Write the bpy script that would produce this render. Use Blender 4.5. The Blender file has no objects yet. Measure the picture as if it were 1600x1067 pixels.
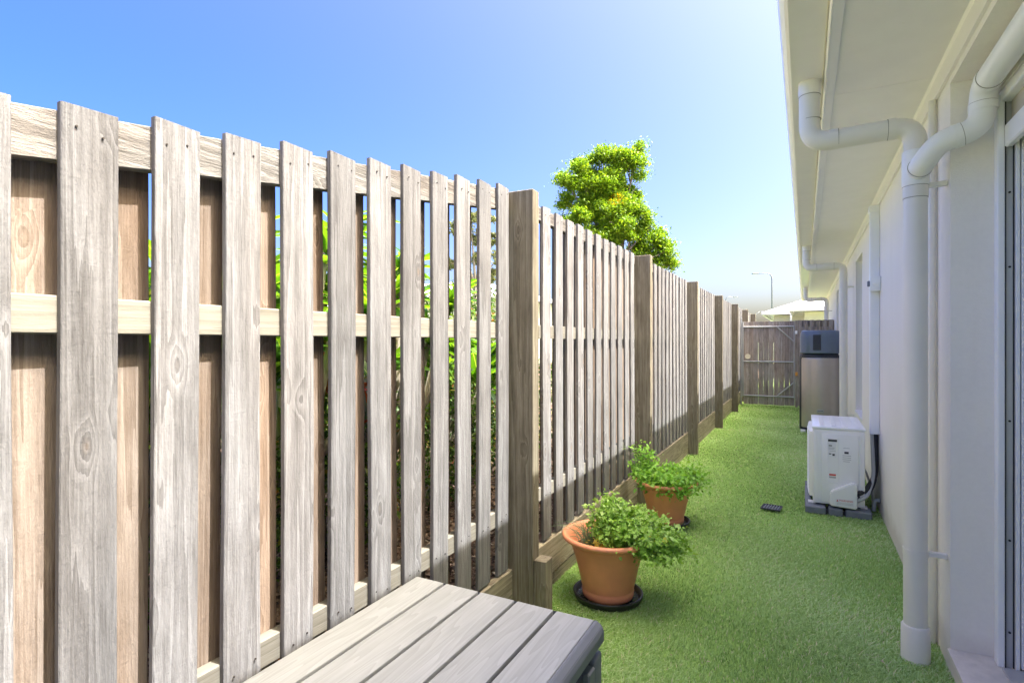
import bpy, bmesh, math, random
import numpy as np
from mathutils import Vector, Matrix

rnd = random.Random(11)
rng = np.random.default_rng(11)
S = bpy.context.scene
COL = S.collection

# ------------------------------------------------------------------ camera, sky, sun, exposure
FOC = 865.0; TH = math.atan(457.0 / FOC)
cam_d = bpy.data.cameras.new('camera'); cam_d.sensor_width = 36; cam_d.lens = FOC / 1600 * 36
cam_d.clip_start = 0.05; cam_d.clip_end = 2000
cam = bpy.data.objects.new('camera', cam_d); COL.objects.link(cam)
cam.location = (0, 0, 1.42); cam.rotation_euler = (math.radians(90), 0, TH)
S.camera = cam

SUN_EL = 62.0; SUN_AZ = 84.0       # azimuth clockwise from +Y
W = bpy.data.worlds.new('World'); S.world = W; W.use_nodes = True
wn = W.node_tree.nodes; wl = W.node_tree.links
bg = wn['Background']
sky = wn.new('ShaderNodeTexSky'); sky.sky_type = 'NISHITA'; sky.sun_disc = False
sky.sun_elevation = math.radians(SUN_EL); sky.sun_rotation = math.radians(SUN_AZ)
sky.air_density = 0.6; sky.dust_density = 6.8; sky.ozone_density = 3.7; sky.altitude = 20
hs = wn.new('ShaderNodeHueSaturation'); hs.inputs['Saturation'].default_value = 1.55; hs.inputs['Hue'].default_value = 0.524
tn_ = wn.new('ShaderNodeMix'); tn_.data_type = 'RGBA'; tn_.blend_type = 'MULTIPLY'; tn_.inputs[0].default_value = 1.0
tn_.inputs[7].default_value = (0.87, 0.82, 0.60, 1)
wl.new(sky.outputs[0], hs.inputs['Color']); wl.new(hs.outputs[0], tn_.inputs[6]); wl.new(tn_.outputs[2], bg.inputs[0]); bg.inputs[1].default_value = 0.15

sd = bpy.data.lights.new('sun', 'SUN'); sd.energy = 2.0; sd.angle = math.radians(0.5); sd.color = (1.0, 0.98, 0.95)
sun = bpy.data.objects.new('sun', sd); COL.objects.link(sun)
el, az = math.radians(SUN_EL), math.radians(SUN_AZ)
sv = Vector((math.sin(az) * math.cos(el), math.cos(az) * math.cos(el), math.sin(el)))
sun.rotation_euler = sv.to_track_quat('Z', 'Y').to_euler(); sun.location = (3, 0, 9)

S.view_settings.view_transform = 'Standard'; S.view_settings.look = 'None'
S.view_settings.gamma = 1.0; S.view_settings.exposure = 3.0
S.view_settings.use_curve_mapping = False
S.render.engine = 'CYCLES'
S.cycles.max_bounces = 14; S.cycles.diffuse_bounces = 9; S.cycles.transmission_bounces = 10; S.cycles.transparent_max_bounces = 8

# ------------------------------------------------------------------ material helpers
class NT:
    def __init__(s, name):
        s.m = bpy.data.materials.new(name); s.m.use_nodes = True
        s.t = s.m.node_tree; s.n = s.t.nodes; s.b = s.n['Principled BSDF']
    def node(s, typ, **kw):
        n = s.n.new(typ)
        for k, v in kw.items():
            if k.startswith('i_'):
                key = k[2:]; key = int(key) if key.isdigit() else key
                n.inputs[key].default_value = v
            else: setattr(n, k, v)
        return n
    def link(s, a, b): s.t.links.new(a, b)
    def math(s, op, a, b=None, c=None, clamp=False):
        n = s.n.new('ShaderNodeMath'); n.operation = op; n.use_clamp = clamp
        for i, v in enumerate((a, b, c)):
            if v is None: continue
            if isinstance(v, (int, float)): n.inputs[i].default_value = v
            else: s.link(v, n.inputs[i])
        return n.outputs[0]
    def mix(s, fac, a, b, mode='MIX'):
        n = s.n.new('ShaderNodeMix'); n.data_type = 'RGBA'; n.blend_type = mode
        for sock, v in ((n.inputs[0], fac), (n.inputs[6], a), (n.inputs[7], b)):
            if isinstance(v, (int, float)): sock.default_value = v
            elif isinstance(v, tuple): sock.default_value = (*v, 1) if len(v) == 3 else v
            else: s.link(v, sock)
        return n.outputs[2]
    def ramp(s, fac, stops):
        n = s.n.new('ShaderNodeValToRGB'); cr = n.color_ramp
        while len(cr.elements) < len(stops): cr.elements.new(0.5)
        for e, (p, c) in zip(cr.elements, stops): e.position = p; e.color = (*c, 1) if len(c) == 3 else c
        s.link(fac, n.inputs[0]); return n.outputs[0]
    def noise(s, vec, scale, detail=3, rough=0.55, dist=0.0):
        n = s.n.new('ShaderNodeTexNoise'); n.inputs['Scale'].default_value = scale
        n.inputs['Detail'].default_value = detail; n.inputs['Roughness'].default_value = rough
        n.inputs['Distortion'].default_value = dist
        if vec is not None: s.link(vec, n.inputs['Vector'])
        return n.outputs[0]
    def coords(s, world=False):
        if world: return s.n.new('ShaderNodeNewGeometry').outputs['Position']
        return s.n.new('ShaderNodeTexCoord').outputs['Object']
    def mapping(s, vec, scale=(1, 1, 1), loc=(0, 0, 0), rot=(0, 0, 0)):
        n = s.n.new('ShaderNodeMapping'); n.inputs['Scale'].default_value = scale
        n.inputs['Location'].default_value = loc; n.inputs['Rotation'].default_value = rot
        s.link(vec, n.inputs[0]); return n.outputs[0]
    def bump(s, h, strength=0.3, dist=0.01):
        n = s.n.new('ShaderNodeBump'); n.inputs['Strength'].default_value = strength
        n.inputs['Distance'].default_value = dist; s.link(h, n.inputs['Height'])
        s.link(n.outputs[0], s.b.inputs['Normal'])
    def base(s, c):
        if isinstance(c, tuple): s.b.inputs['Base Color'].default_value = (*c, 1)
        else: s.link(c, s.b.inputs['Base Color'])
    def rough(s, v): s.b.inputs['Roughness'].default_value = v

def mat_plain(name, col, rough=0.5, metal=0.0, var=0.06, scale=6, bump=0.0, bscale=200, spec=0.5):
    t = NT(name); v = t.coords()
    n = t.noise(v, scale, 4)
    c2 = tuple(min(1, x * (1 + var)) for x in col); c1 = tuple(x * (1 - var) for x in col)
    t.base(t.ramp(n, [(0.3, c1), (0.7, c2)])); t.rough(rough); t.b.inputs['Metallic'].default_value = metal
    t.b.inputs['Specular IOR Level'].default_value = spec
    if bump: t.bump(t.noise(v, bscale, 2), bump, 0.002)
    return t.m

def mat_wood(name, axis, lo, mid, hi, knot=(0.22, 0.15, 0.10), tint=None, tintamt=0.0, knots=True, rough=0.85, bump=0.8, greeny=None):
    """sawn pine: grain stretched along `axis`, growth rings and knots that bend it"""
    t = NT(name); v = t.coords()
    oi = t.n.new('ShaderNodeObjectInfo')
    comb = t.n.new('ShaderNodeCombineXYZ')
    r = oi.outputs['Random']
    t.link(t.math('MULTIPLY', r, 37.0), comb.inputs[0]); t.link(t.math('MULTIPLY', r, 91.0), comb.inputs[1]); t.link(t.math('MULTIPLY', r, 53.0), comb.inputs[2])
    add = t.n.new('ShaderNodeVectorMath'); add.operation = 'ADD'; t.link(v, add.inputs[0]); t.link(comb.outputs[0], add.inputs[1])
    P = add.outputs[0]
    rot = {'Z': (0, 0, 0), 'Y': (math.radians(90), 0, 0), 'X': (0, math.radians(90), 0)}[axis]
    P = t.mapping(P, rot=rot)                       # long axis now Z
    # knots
    vor = t.node('ShaderNodeTexVoronoi', feature='F1'); vor.inputs['Scale'].default_value = 1.0
    kv = t.mapping(P, scale=(9.5, 9.5, 4.2)); t.link(kv, vor.inputs['Vector'])
    kd = vor.outputs['Distance']
    sep = t.n.new('ShaderNodeSeparateColor'); t.link(vor.outputs['Color'], sep.inputs[0])
    on = t.math('GREATER_THAN', sep.outputs[0], 0.35)
    infl = t.math('MULTIPLY', t.math('SUBTRACT', 1.0, t.math('MULTIPLY', kd, 2.6, clamp=True), clamp=True), on)
    if not knots: infl = t.math('MULTIPLY', infl, 0.0)
    # ring coordinate
    big = t.noise(t.mapping(P, scale=(9, 9, 0.22)), 1.0, 1, 0.4)
    wob = t.noise(t.mapping(P, scale=(30, 30, 0.8)), 1.0, 3, 0.55)
    ring = t.math('ADD', t.math('MULTIPLY', big, 4.5), t.math('MULTIPLY', wob, 1.2))
    ring = t.math('ADD', ring, t.math('MULTIPLY', t.math('MULTIPLY', infl, infl), 1.6))
    rings = t.math('FRACT', t.math('MULTIPLY', ring, 2.3))
    rings = t.math('POWER', rings, 1.6)
    fine = t.noise(t.mapping(P, scale=(260, 260, 9)), 1.0, 3, 0.7)
    mott = t.noise(t.mapping(P, scale=(14, 14, 4)), 1.0, 4, 0.6)
    f = t.math('ADD', t.math('MULTIPLY', rings, 0.20), t.math('MULTIPLY', fine, 0.52))
    f = t.math('ADD', f, t.math('MULTIPLY', mott, 0.42))
    col = t.ramp(f, [(0.30, lo), (0.54, mid), (0.76, hi)])
    if tint:
        tn = t.noise(t.mapping(P, scale=(5, 5, 0.9)), 1.0, 2)
        tf = t.math('MULTIPLY', t.math('MULTIPLY', t.math('SUBTRACT', tn, 0.38, clamp=True), 3.0, clamp=True), tintamt)
        col = t.mix(tf, col, tint, 'MULTIPLY')
    core = t.math('MULTIPLY', t.math('SUBTRACT', 1.0, t.math('MULTIPLY', kd, 9.0), clamp=True), on)
    halo = t.math('MULTIPLY', t.math('SUBTRACT', 1.0, t.math('MULTIPLY', t.math('ABSOLUTE', t.math('SUBTRACT', kd, 0.10)), 22.0), clamp=True), on)
    if knots:
        col = t.mix(t.math('MULTIPLY', core, 0.75), col, knot)
        col = t.mix(t.math('MULTIPLY', halo, 0.35), col, tuple(x * 0.6 for x in lo))
    val = t.math('ADD', 0.84, t.math('MULTIPLY', t.math('FRACT', t.math('MULTIPLY', r, 17.3)), 0.34))
    hsv = t.n.new('ShaderNodeHueSaturation'); t.link(col, hsv.inputs['Color']); t.link(val, hsv.inputs['Value'])
    t.base(hsv.outputs[0]); t.rough(rough); t.b.inputs['Specular IOR Level'].default_value = 0.2
    saw = t.noise(t.mapping(P, scale=(30, 30, 260)), 1.0, 2, 0.5)
    pit = t.noise(t.mapping(P, scale=(150, 150, 45)), 1.0, 4, 0.75)
    h = t.math('ADD', t.math('MULTIPLY', fine, 0.5), t.math('ADD', t.math('MULTIPLY', saw, 0.10), t.math('MULTIPLY', pit, 0.9)))
    h = t.math('ADD', h, t.math('MULTIPLY', rings, -0.25))
    t.bump(h, bump, 0.004)
    return t.m

def mat_leaf(name, stops, trans=0.45, rough=0.4, spec=0.35):
    t = NT(name)
    at = t.node('ShaderNodeAttribute', attribute_name='tone')
    col = t.ramp(at.outputs['Fac'], stops)
    n = t.noise(t.coords(), 3.0, 2)
    hsv = t.n.new('ShaderNodeHueSaturation'); t.link(col, hsv.inputs['Color'])
    t.link(t.math('ADD', 0.8, t.math('MULTIPLY', n, 0.4)), hsv.inputs['Value'])
    t.base(hsv.outputs[0]); t.rough(rough); t.b.inputs['Specular IOR Level'].default_value = spec
    tr = t.n.new('ShaderNodeBsdfTranslucent')
    c2 = t.mix(1.0, hsv.outputs[0], (1.35, 1.25, 0.55, 1), 'MULTIPLY'); t.link(c2, tr.inputs[0])
    ms = t.n.new('ShaderNodeMixShader'); ms.inputs[0].default_value = trans
    t.link(t.b.outputs[0], ms.inputs[1]); t.link(tr.outputs[0], ms.inputs[2])
    t.link(ms.outputs[0], t.n['Material Output'].inputs[0])
    return t.m

# ------------------------------------------------------------------ materials
GREY = dict(lo=(0.085, 0.081, 0.080), mid=(0.183, 0.180, 0.184), hi=(0.275, 0.275, 0.284))
M = {}
M['slat'] = mat_wood('weathered_pine', 'Z', **GREY, tint=(1.0, 0.92, 0.85), tintamt=0.5)
M['slat_back'] = mat_wood('tan_pine', 'Z', (0.12, 0.088, 0.064), (0.225, 0.18, 0.148), (0.32, 0.27, 0.23), tint=(1.0, 0.78, 0.58), tintamt=0.7)
M['rail_top'] = mat_wood('top_rail_pine', 'Y', (0.055, 0.05, 0.045), (0.15, 0.142, 0.135), (0.27, 0.26, 0.25), tint=(1.0, 0.82, 0.7), tintamt=0.6, bump=0.8)
M['rail'] = mat_wood('treated_pine_rail', 'Y', (0.14, 0.127, 0.10), (0.205, 0.19, 0.16), (0.255, 0.243, 0.21), bump=0.2, knots=False)
M['post'] = mat_wood('treated_pine_post', 'Z', (0.085, 0.07, 0.048), (0.19, 0.165, 0.12), (0.29, 0.26, 0.195), bump=0.4)
M['board'] = mat_wood('treated_pine_board', 'Y', (0.13, 0.11, 0.08), (0.27, 0.24, 0.18), (0.39, 0.355, 0.285), bump=0.4)
M['gate_wood'] = mat_wood('brown_gate_paling', 'Z', (0.15, 0.125, 0.11), (0.31, 0.275, 0.25), (0.46, 0.425, 0.395), tint=(1, 0.8, 0.65), tintamt=0.5)
M['nail'] = mat_plain('rusty_nail', (0.05, 0.04, 0.035), 0.6, 0.5)
M['galv'] = mat_plain('galvanised_steel', (0.42, 0.43, 0.44), 0.45, 0.6)

def mat_stucco(name, col, bumps=0.45):
    t = NT(name); v = t.coords(True)
    n1 = t.noise(v, 0.9, 3); n2 = t.noise(v, 60, 2)
    f = t.math('ADD', t.math('MULTIPLY', n1, 0.7), t.math('MULTIPLY', n2, 0.3))
    t.base(t.ramp(f, [(0.3, tuple(x * 0.95 for x in col)), (0.7, tuple(min(1, x * 1.04) for x in col))]))
    t.rough(0.9); t.b.inputs['Specular IOR Level'].default_value = 0.2
    sx = t.n.new('ShaderNodeSeparateXYZ'); t.link(v, sx.inputs[0])
    hgt = t.math('ADD', sx.outputs[2], t.math('MULTIPLY', t.noise(v, 7, 4), -0.16))
    splash = t.math('MULTIPLY', t.math('SUBTRACT', 1.0, t.math('MULTIPLY', hgt, 9.0), clamp=True), 0.35)
    streak = t.noise(t.mapping(v, scale=(5, 5, 0.35)), 1.0, 4, 0.6)
    st = t.math('MULTIPLY', t.math('SUBTRACT', streak, 0.52, clamp=True), 0.9, clamp=True)
    old = t.b.inputs['Base Color'].links[0].from_socket
    c3 = t.mix(splash, old, (0.40, 0.35, 0.27)); c3 = t.mix(st, c3, (0.55, 0.50, 0.42)); t.base(c3)
    hb = t.math('ADD', t.noise(v, 160, 3, 0.6), t.math('MULTIPLY', t.noise(v, 9, 2), 1.2))
    t.bump(hb, bumps, 0.004)
    return t.m
M['wall'] = mat_stucco('painted_render', (0.88, 0.845, 0.785))
M['soffit'] = mat_plain('soffit_paint', (0.89, 0.865, 0.86), 0.7, var=0.02)
M['trim'] = mat_plain('cream_gloss_trim', (0.88, 0.855, 0.82), 0.35, var=0.02)
M['gutter'] = mat_plain('cream_metal_gutter', (0.86, 0.835, 0.79), 0.3, var=0.02)
M['pipe'] = mat_plain('painted_pvc_pipe', (0.79, 0.765, 0.70), 0.38, var=0.03, scale=4)
M['pvc'] = mat_plain('white_pvc', (0.88, 0.88, 0.85), 0.3, var=0.02)
M['white'] = mat_plain('white_powdercoat', (0.88, 0.89, 0.90), 0.32, var=0.02)
M['cover'] = mat_plain('pale_duct_cover', (0.84, 0.86, 0.87), 0.3, var=0.015)
M['dark'] = mat_plain('black_seal_gap_shade', (0.02, 0.021, 0.025), 0.5)
M['track'] = mat_plain('grey_track', (0.48, 0.49, 0.50), 0.35, 0.2)
M['blind'] = mat_plain('beige_blind_cloth', (0.55, 0.50, 0.40), 0.85, bump=0.3, bscale=600)
M['tile'] = mat_plain('beige_sill_tile', (0.66, 0.62, 0.57), 0.35, var=0.10, scale=25)
M['roof_white'] = mat_plain('white_roof_sheet', (0.86, 0.86, 0.86), 0.4, var=0.02)
M['roof'] = mat_plain('grey_roof_sheet', (0.45, 0.45, 0.43), 0.5)
M['cream'] = mat_plain('cream_house_wall', (0.72, 0.68, 0.54), 0.85, var=0.03)
def mat_glass(name, col):
    t = NT(name); t.base(col); t.rough(0.04)
    t.b.inputs['Specular IOR Level'].default_value = 0.9; t.b.inputs['Coat Weight'].default_value = 0.6
    return t.m
M['glass'] = mat_glass('window_glass', (0.10, 0.11, 0.11))
M['glass_door'] = mat_glass('door_glass', (0.48, 0.50, 0.46))  # pale grey-green base paints in the reflection of the sunlit fence
M['acwhite'] = mat_plain('ivory_enamel', (0.85, 0.86, 0.84), 0.35, var=0.02)
M['actop'] = mat_plain('ivory_enamel_top', (0.86, 0.88, 0.89), 0.3, var=0.03)
M['rubber'] = mat_plain('black_rubber', (0.035, 0.037, 0.042), 0.6, var=0.15)
M['greypad'] = mat_plain('grey_plastic_pad', (0.17, 0.19, 0.22), 0.6, var=0.12, scale=20)
M['hose'] = mat_plain('grey_conduit', (0.50, 0.52, 0.54), 0.4)
M['sticker'] = mat_plain('white_sticker', (0.78, 0.79, 0.80), 0.4)
M['ink'] = mat_plain('dark_ink', (0.05, 0.05, 0.06), 0.5)
M['inkgrey'] = mat_plain('grey_ink', (0.42, 0.43, 0.44), 0.5)
M['red'] = mat_plain('red_ink', (0.60, 0.07, 0.05), 0.5)
M['bronze'] = mat_plain('bronze_metal_skin', (0.46, 0.42, 0.385), 0.36, 0.5, var=0.05)
M['slateblue'] = mat_plain('slate_plastic', (0.12, 0.16, 0.22), 0.35, var=0.06)
M['slatedark'] = mat_plain('dark_slate_plastic', (0.028, 0.035, 0.048), 0.45)
M['terracotta'] = mat_plain('terracotta_plastic', (0.78, 0.31, 0.165), 0.45, var=0.07, scale=9, bump=0.12, bscale=300)
M['saucer'] = mat_plain('black_saucer_plastic', (0.018, 0.019, 0.022), 0.35)
M['soil'] = mat_plain('potting_soil', (0.09, 0.055, 0.03), 0.95, var=0.5, scale=60, bump=1.0, bscale=90)
M['lamp_steel'] = mat_plain('lamp_steel', (0.22, 0.24, 0.26), 0.5, 0.3)
M['brass'] = mat_plain('brass', (0.75, 0.36, 0.08), 0.35, 0.6)
M['bark'] = mat_wood('bark', 'Z', (0.09, 0.07, 0.05), (0.20, 0.165, 0.13), (0.33, 0.29, 0.24), bump=1.0, knots=False)
M['barkpale'] = mat_wood('pale_bark', 'Z', (0.22, 0.18, 0.13), (0.38, 0.33, 0.26), (0.5, 0.45, 0.38), bump=0.5, knots=False)

def mat_plastic_wood():
    t = NT('grey_resin_woodgrain'); v = t.coords()
    oi = t.n.new('ShaderNodeObjectInfo'); comb = t.n.new('ShaderNodeCombineXYZ')
    t.link(t.math('MULTIPLY', oi.outputs['Random'], 33.0), comb.inputs[1])
    add = t.n.new('ShaderNodeVectorMath'); add.operation = 'ADD'; t.link(v, add.inputs[0]); t.link(comb.outputs[0], add.inputs[1])
    P = add.outputs[0]
    g = t.noise(t.mapping(P, scale=(120, 3.5, 120)), 1.0, 4, 0.65)
    w = t.noise(t.mapping(P, scale=(10, 1.0, 10)), 1.0, 2)
    rings = t.math('FRACT', t.math('MULTIPLY', w, 16.0))
    f = t.math('ADD', t.math('MULTIPLY', g, 0.7), t.math('MULTIPLY', rings, 0.25))
    bl = t.noise(P, 5, 3)
    f = t.math('ADD', f, t.math('MULTIPLY', bl, 0.15))
    t.base(t.ramp(f, [(0.25, (0.28, 0.295, 0.305)), (0.8, (0.42, 0.44, 0.46))]))
    t.rough(0.55); t.bump(f, 0.35, 0.0025)
    return t.m
M['resin'] = mat_plastic_wood()
M['resin_trim'] = mat_plain('slate_resin_trim', (0.17, 0.185, 0.21), 0.45, var=0.04)
M['resin_dark'] = mat_plain('dark_resin', (0.055, 0.058, 0.066), 0.55)

def mat_grass():
    t = NT('artificial_turf_blades')
    at = t.node('ShaderNodeAttribute', attribute_name='tone')
    col = t.ramp(at.outputs['Fac'], [(0.0, (0.22, 0.36, 0.10)), (0.35, (0.38, 0.57, 0.19)), (0.75, (0.54, 0.74, 0.32)), (0.93, (0.68, 0.82, 0.46)), (1.0, (0.76, 0.72, 0.50))])
    t.base(col); t.rough(0.45); t.b.inputs['Specular IOR Level'].default_value = 0.35
    tr = t.n.new('ShaderNodeBsdfTranslucent'); t.link(col, tr.inputs[0])
    ms = t.n.new('ShaderNodeMixShader'); ms.inputs[0].default_value = 0.4
    t.link(t.b.outputs[0], ms.inputs[1]); t.link(tr.outputs[0], ms.inputs[2]); t.link(ms.outputs[0], t.n['Material Output'].inputs[0])
    return t.m
M['turf_blade'] = mat_grass()
def mat_turf():
    t = NT('artificial_turf_backing'); v = t.coords(True)
    n = t.noise(v, 180, 3, 0.7); n2 = t.noise(v, 2.2, 3)
    f = t.math('ADD', t.math('MULTIPLY', n, 0.8), t.math('MULTIPLY', n2, 0.2))
    t.base(t.ramp(f, [(0.3, (0.20, 0.34, 0.07)), (0.7, (0.34, 0.54, 0.13))])); t.rough(0.9)
    t.bump(n, 0.6, 0.01); return t.m
M['turf'] = mat_turf()
def mat_mulch():
    t = NT('brown_mulch'); v = t.coords(True)
    vor = t.node('ShaderNodeTexVoronoi'); vor.inputs['Scale'].default_value = 45; t.link(v, vor.inputs['Vector'])
    sep = t.n.new('ShaderNodeSeparateColor'); t.link(vor.outputs['Color'], sep.inputs[0])
    t.base(t.ramp(sep.outputs[0], [(0.0, (0.05, 0.035, 0.025)), (0.5, (0.14, 0.09, 0.06)), (1.0, (0.30, 0.21, 0.15))])); t.rough(0.95)
    t.bump(vor.outputs['Distance'], 0.8, 0.02); return t.m
M['mulch'] = mat_mulch()
M['ground'] = mat_plain('far_ground', (0.10, 0.13, 0.06), 0.95, var=0.3, scale=0.3)

# ------------------------------------------------------------------ geometry helpers
def link(o, parent=None):
    COL.objects.link(o)
    if parent is not None: o.parent = parent
    return o
def tag(o, label=None, cat=None, group=None, kind=None):
    if label: o['label'] = label
    if cat: o['category'] = cat
    if group: o['group'] = group
    if kind: o['kind'] = kind
    return o
def empty(name, loc, label, cat, group=None, rz=0):
    o = bpy.data.objects.new(name, None); link(o); o.location = loc; o.rotation_euler = (0, 0, rz)
    o.empty_display_size = 0.1
    return tag(o, label, cat, group)
def obj(name, me, mat=None, parent=None, loc=None, rot=None, smooth=False):
    if isinstance(me, bmesh.types.BMesh):
        bm = me; me = bpy.data.meshes.new(name); bm.to_mesh(me); bm.free()
    if mat is not None:
        me.materials.clear()
        for m in (mat if isinstance(mat, (list, tuple)) else [mat]): me.materials.append(m)
    if smooth:
        me.polygons.foreach_set('use_smooth', [True] * len(me.polygons))
        if smooth == 'auto': me.set_sharp_from_angle(angle=math.radians(35))
    o = bpy.data.objects.new(name, me); link(o, parent)
    if loc: o.location = loc
    if rot: o.rotation_euler = rot
    return o
def bx(bm, x0, x1, y0, y1, z0, z1, bev=0.0, seg=1):
    r = bmesh.ops.create_cube(bm, size=1.0)
    vs = r['verts']
    for v in vs:
        v.co = Vector((x0 + (v.co.x + .5) * (x1 - x0), y0 + (v.co.y + .5) * (y1 - y0), z0 + (v.co.z + .5) * (z1 - z0)))
    if bev > 0:
        es = list({e for v in vs for e in v.link_edges})
        bmesh.ops.bevel(bm, geom=es, offset=bev, segments=seg, affect='EDGES', profile=0.5)
    return bm
def box(name, x0, x1, y0, y1, z0, z1, mat, parent=None, bev=0.0, seg=1):
    """mesh in coordinates local to its own centre"""
    cx, cy, cz = (x0 + x1) / 2, (y0 + y1) / 2, (z0 + z1) / 2
    bm = bmesh.new(); bx(bm, x0 - cx, x1 - cx, y0 - cy, y1 - cy, z0 - cz, z1 - cz, bev, seg)
    o = obj(name, bm, mat, parent, smooth='auto' if seg > 1 else False)
    p = Vector((cx, cy, cz))
    if parent is not None: p = p - ppos(parent)
    o.location = p
    return o
def ppos(o):
    p = Vector((0, 0, 0))
    while o is not None: p += o.location; o = o.parent
    return p
def fillet(pts, rad, n=6):
    pts = [Vector(p) for p in pts]; out = [pts[0]]
    for i in range(1, len(pts) - 1):
        a, b, c = pts[i - 1], pts[i], pts[i + 1]
        r = rad[i] if isinstance(rad, (list, tuple)) else rad
        d1, d2 = (a - b), (c - b); r = min(r, d1.length * .49, d2.length * .49)
        p, q = b + d1.normalized() * r, b + d2.normalized() * r
        for k in range(n + 1):
            u = k / n; out.append(p * (1 - u) ** 2 + b * 2 * u * (1 - u) + q * u * u)
    out.append(pts[-1]); return out
def tube(bm, pts, rad, seg=16, caps=True):
    pts = [Vector(p) for p in pts]; n = len(pts)
    rad = rad if isinstance(rad, (list, tuple)) else [rad] * n
    t0 = (pts[1] - pts[0]).normalized()
    up = Vector((0, 0, 1)) if abs(t0.z) < 0.9 else Vector((1, 0, 0))
    u = t0.cross(up).normalized(); rings = []
    for i, p in enumerate(pts):
        t = (pts[min(i + 1, n - 1)] - pts[max(i - 1, 0)])
        if t.length < 1e-9: t = t0
        t = t.normalized(); u = (u - t * u.dot(t)).normalized(); w = t.cross(u)
        rings.append([bm.verts.new(p + (u * math.cos(2 * math.pi * k / seg) + w * math.sin(2 * math.pi * k / seg)) * rad[i]) for k in range(seg)])
    for a, b in zip(rings, rings[1:]):
        for k in range(seg): bm.faces.new((a[k], a[(k + 1) % seg], b[(k + 1) % seg], b[k]))
    if caps: bm.faces.new(rings[0][::-1]); bm.faces.new(rings[-1])
    return bm
def tube_obj(name, pts, rad, mat, parent=None, seg=16, smooth='auto'):
    o = obj(name, tube(bmesh.new(), pts, rad, seg), mat, parent, smooth=smooth)
    if parent is not None: o.location = -ppos(parent)
    return o
def lathe(bm, prof, seg=48, c=(0, 0, 0)):
    rings = []
    for r, z in prof:
        rings.append([bm.verts.new((c[0] + r * math.cos(2 * math.pi * k / seg), c[1] + r * math.sin(2 * math.pi * k / seg), c[2] + z)) for k in range(seg)])
    for a, b in zip(rings, rings[1:]):
        for k in range(seg): bm.faces.new((a[k], a[(k + 1) % seg], b[(k + 1) % seg], b[k]))
    return bm
def poly_prism(bm, pts2, axis, a, b):
    """extrude a 2D outline along axis from a to b"""
    def P(p, t):
        return {'X': (t, p[0], p[1]), 'Y': (p[0], t, p[1]), 'Z': (p[0], p[1], t)}[axis]
    v0 = [bm.verts.new(P(p, a)) for p in pts2]; v1 = [bm.verts.new(P(p, b)) for p in pts2]
    n = len(pts2)
    for i in range(n): bm.faces.new((v0[i], v0[(i + 1) % n], v1[(i + 1) % n], v1[i]))
    bm.faces.new(v0[::-1]); bm.faces.new(v1)
    bmesh.ops.recalc_face_normals(bm, faces=bm.faces)
    return bm
def prism(name, pts2, axis, a, b, mat, parent=None, bev=0.0):
    bm = poly_prism(bmesh.new(), pts2, axis, a, b)
    if bev: bmesh.ops.bevel(bm, geom=list(bm.edges), offset=bev, segments=2, affect='EDGES')
    o = obj(name, bm, mat, parent)
    if parent is not None: o.location = -ppos(parent)
    return o
def np_mesh(name, verts, faces, tone=None):
    """faces: (F,k) int array all of the same k; tone: per-vertex float"""
    me = bpy.data.meshes.new(name); F, k = faces.shape
    me.vertices.add(len(verts)); me.vertices.foreach_set('co', verts.astype(np.float32).ravel())
    me.loops.add(F * k); me.loops.foreach_set('vertex_index', faces.astype(np.int32).ravel())
    me.polygons.add(F); me.polygons.foreach_set('loop_start', np.arange(0, F * k, k, dtype=np.int32))
    me.update(calc_edges=True)
    if tone is not None:
        a = me.attributes.new('tone', 'FLOAT', 'POINT'); a.data.foreach_set('value', tone.astype(np.float32))
    return me
def leaves(name, C, size, mat, parent=None, width=0.42, fold=0.25, up=0.3, tone=None, dirs=None, lobed=False, sizevar=0.35):
    """many small leaves with centres C (N,3), as one mesh"""
    N = len(C); C = np.asarray(C, float)
    d = rng.normal(size=(N, 3)) if dirs is None else dirs + rng.normal(size=(N, 3)) * 0.45
    d /= np.linalg.norm(d, axis=1)[:, None]
    q = rng.normal(size=(N, 3)); q[:, 2] += up * 4
    nrm = q - d * (q * d).sum(1)[:, None]; nrm /= np.linalg.norm(nrm, axis=1)[:, None] + 1e-9
    s = np.cross(d, nrm)
    L = size * (1 + sizevar * rng.normal(size=N)).clip(0.4, 1.8)
    L = L[:, None]
    if not lobed:
        V = np.stack([C - d * L * .5, C - d * L * .05 + s * L * width * .5 + nrm * L * fold * .3, C + d * L * .5 - nrm * L * fold * .2,
                      C - d * L * .05 - s * L * width * .5 + nrm * L * fold * .3], 1)
        base = np.arange(N)[:, None] * 4
        Fc = np.concatenate([base + np.array([[0, 1, 2]]), base + np.array([[0, 2, 3]])], 0); kk = 4
    else:
        P = [(-.5, 0), (-.15, .42), (.05, .34), (.02, .16), (.38, .22), (.5, 0), (.38, -.22), (.02, -.16), (.05, -.34), (-.15, -.42)]
        pts = []
        for a, b in P:
            pts.append(C + d * L * a + s * L * b * 1.1 + nrm * L * (abs(b) * fold + 0.04 * math.sin(a * 9 + b * 7)))
        V = np.stack(pts, 1); kk = 10; base = np.arange(N)[:, None] * 10
        T = [(0, 1, 3), (1, 2, 3), (0, 3, 7), (3, 4, 5), (3, 5, 7), (5, 6, 7), (0, 7, 9), (7, 8, 9)]
        Fc = np.concatenate([base + np.array([t]) for t in T], 0)
    tn = rng.random(N) if tone is None else tone
    me = np_mesh(name, V.reshape(-1, 3), Fc, np.repeat(tn, kk))
    return obj(name, me, mat, parent)

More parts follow.
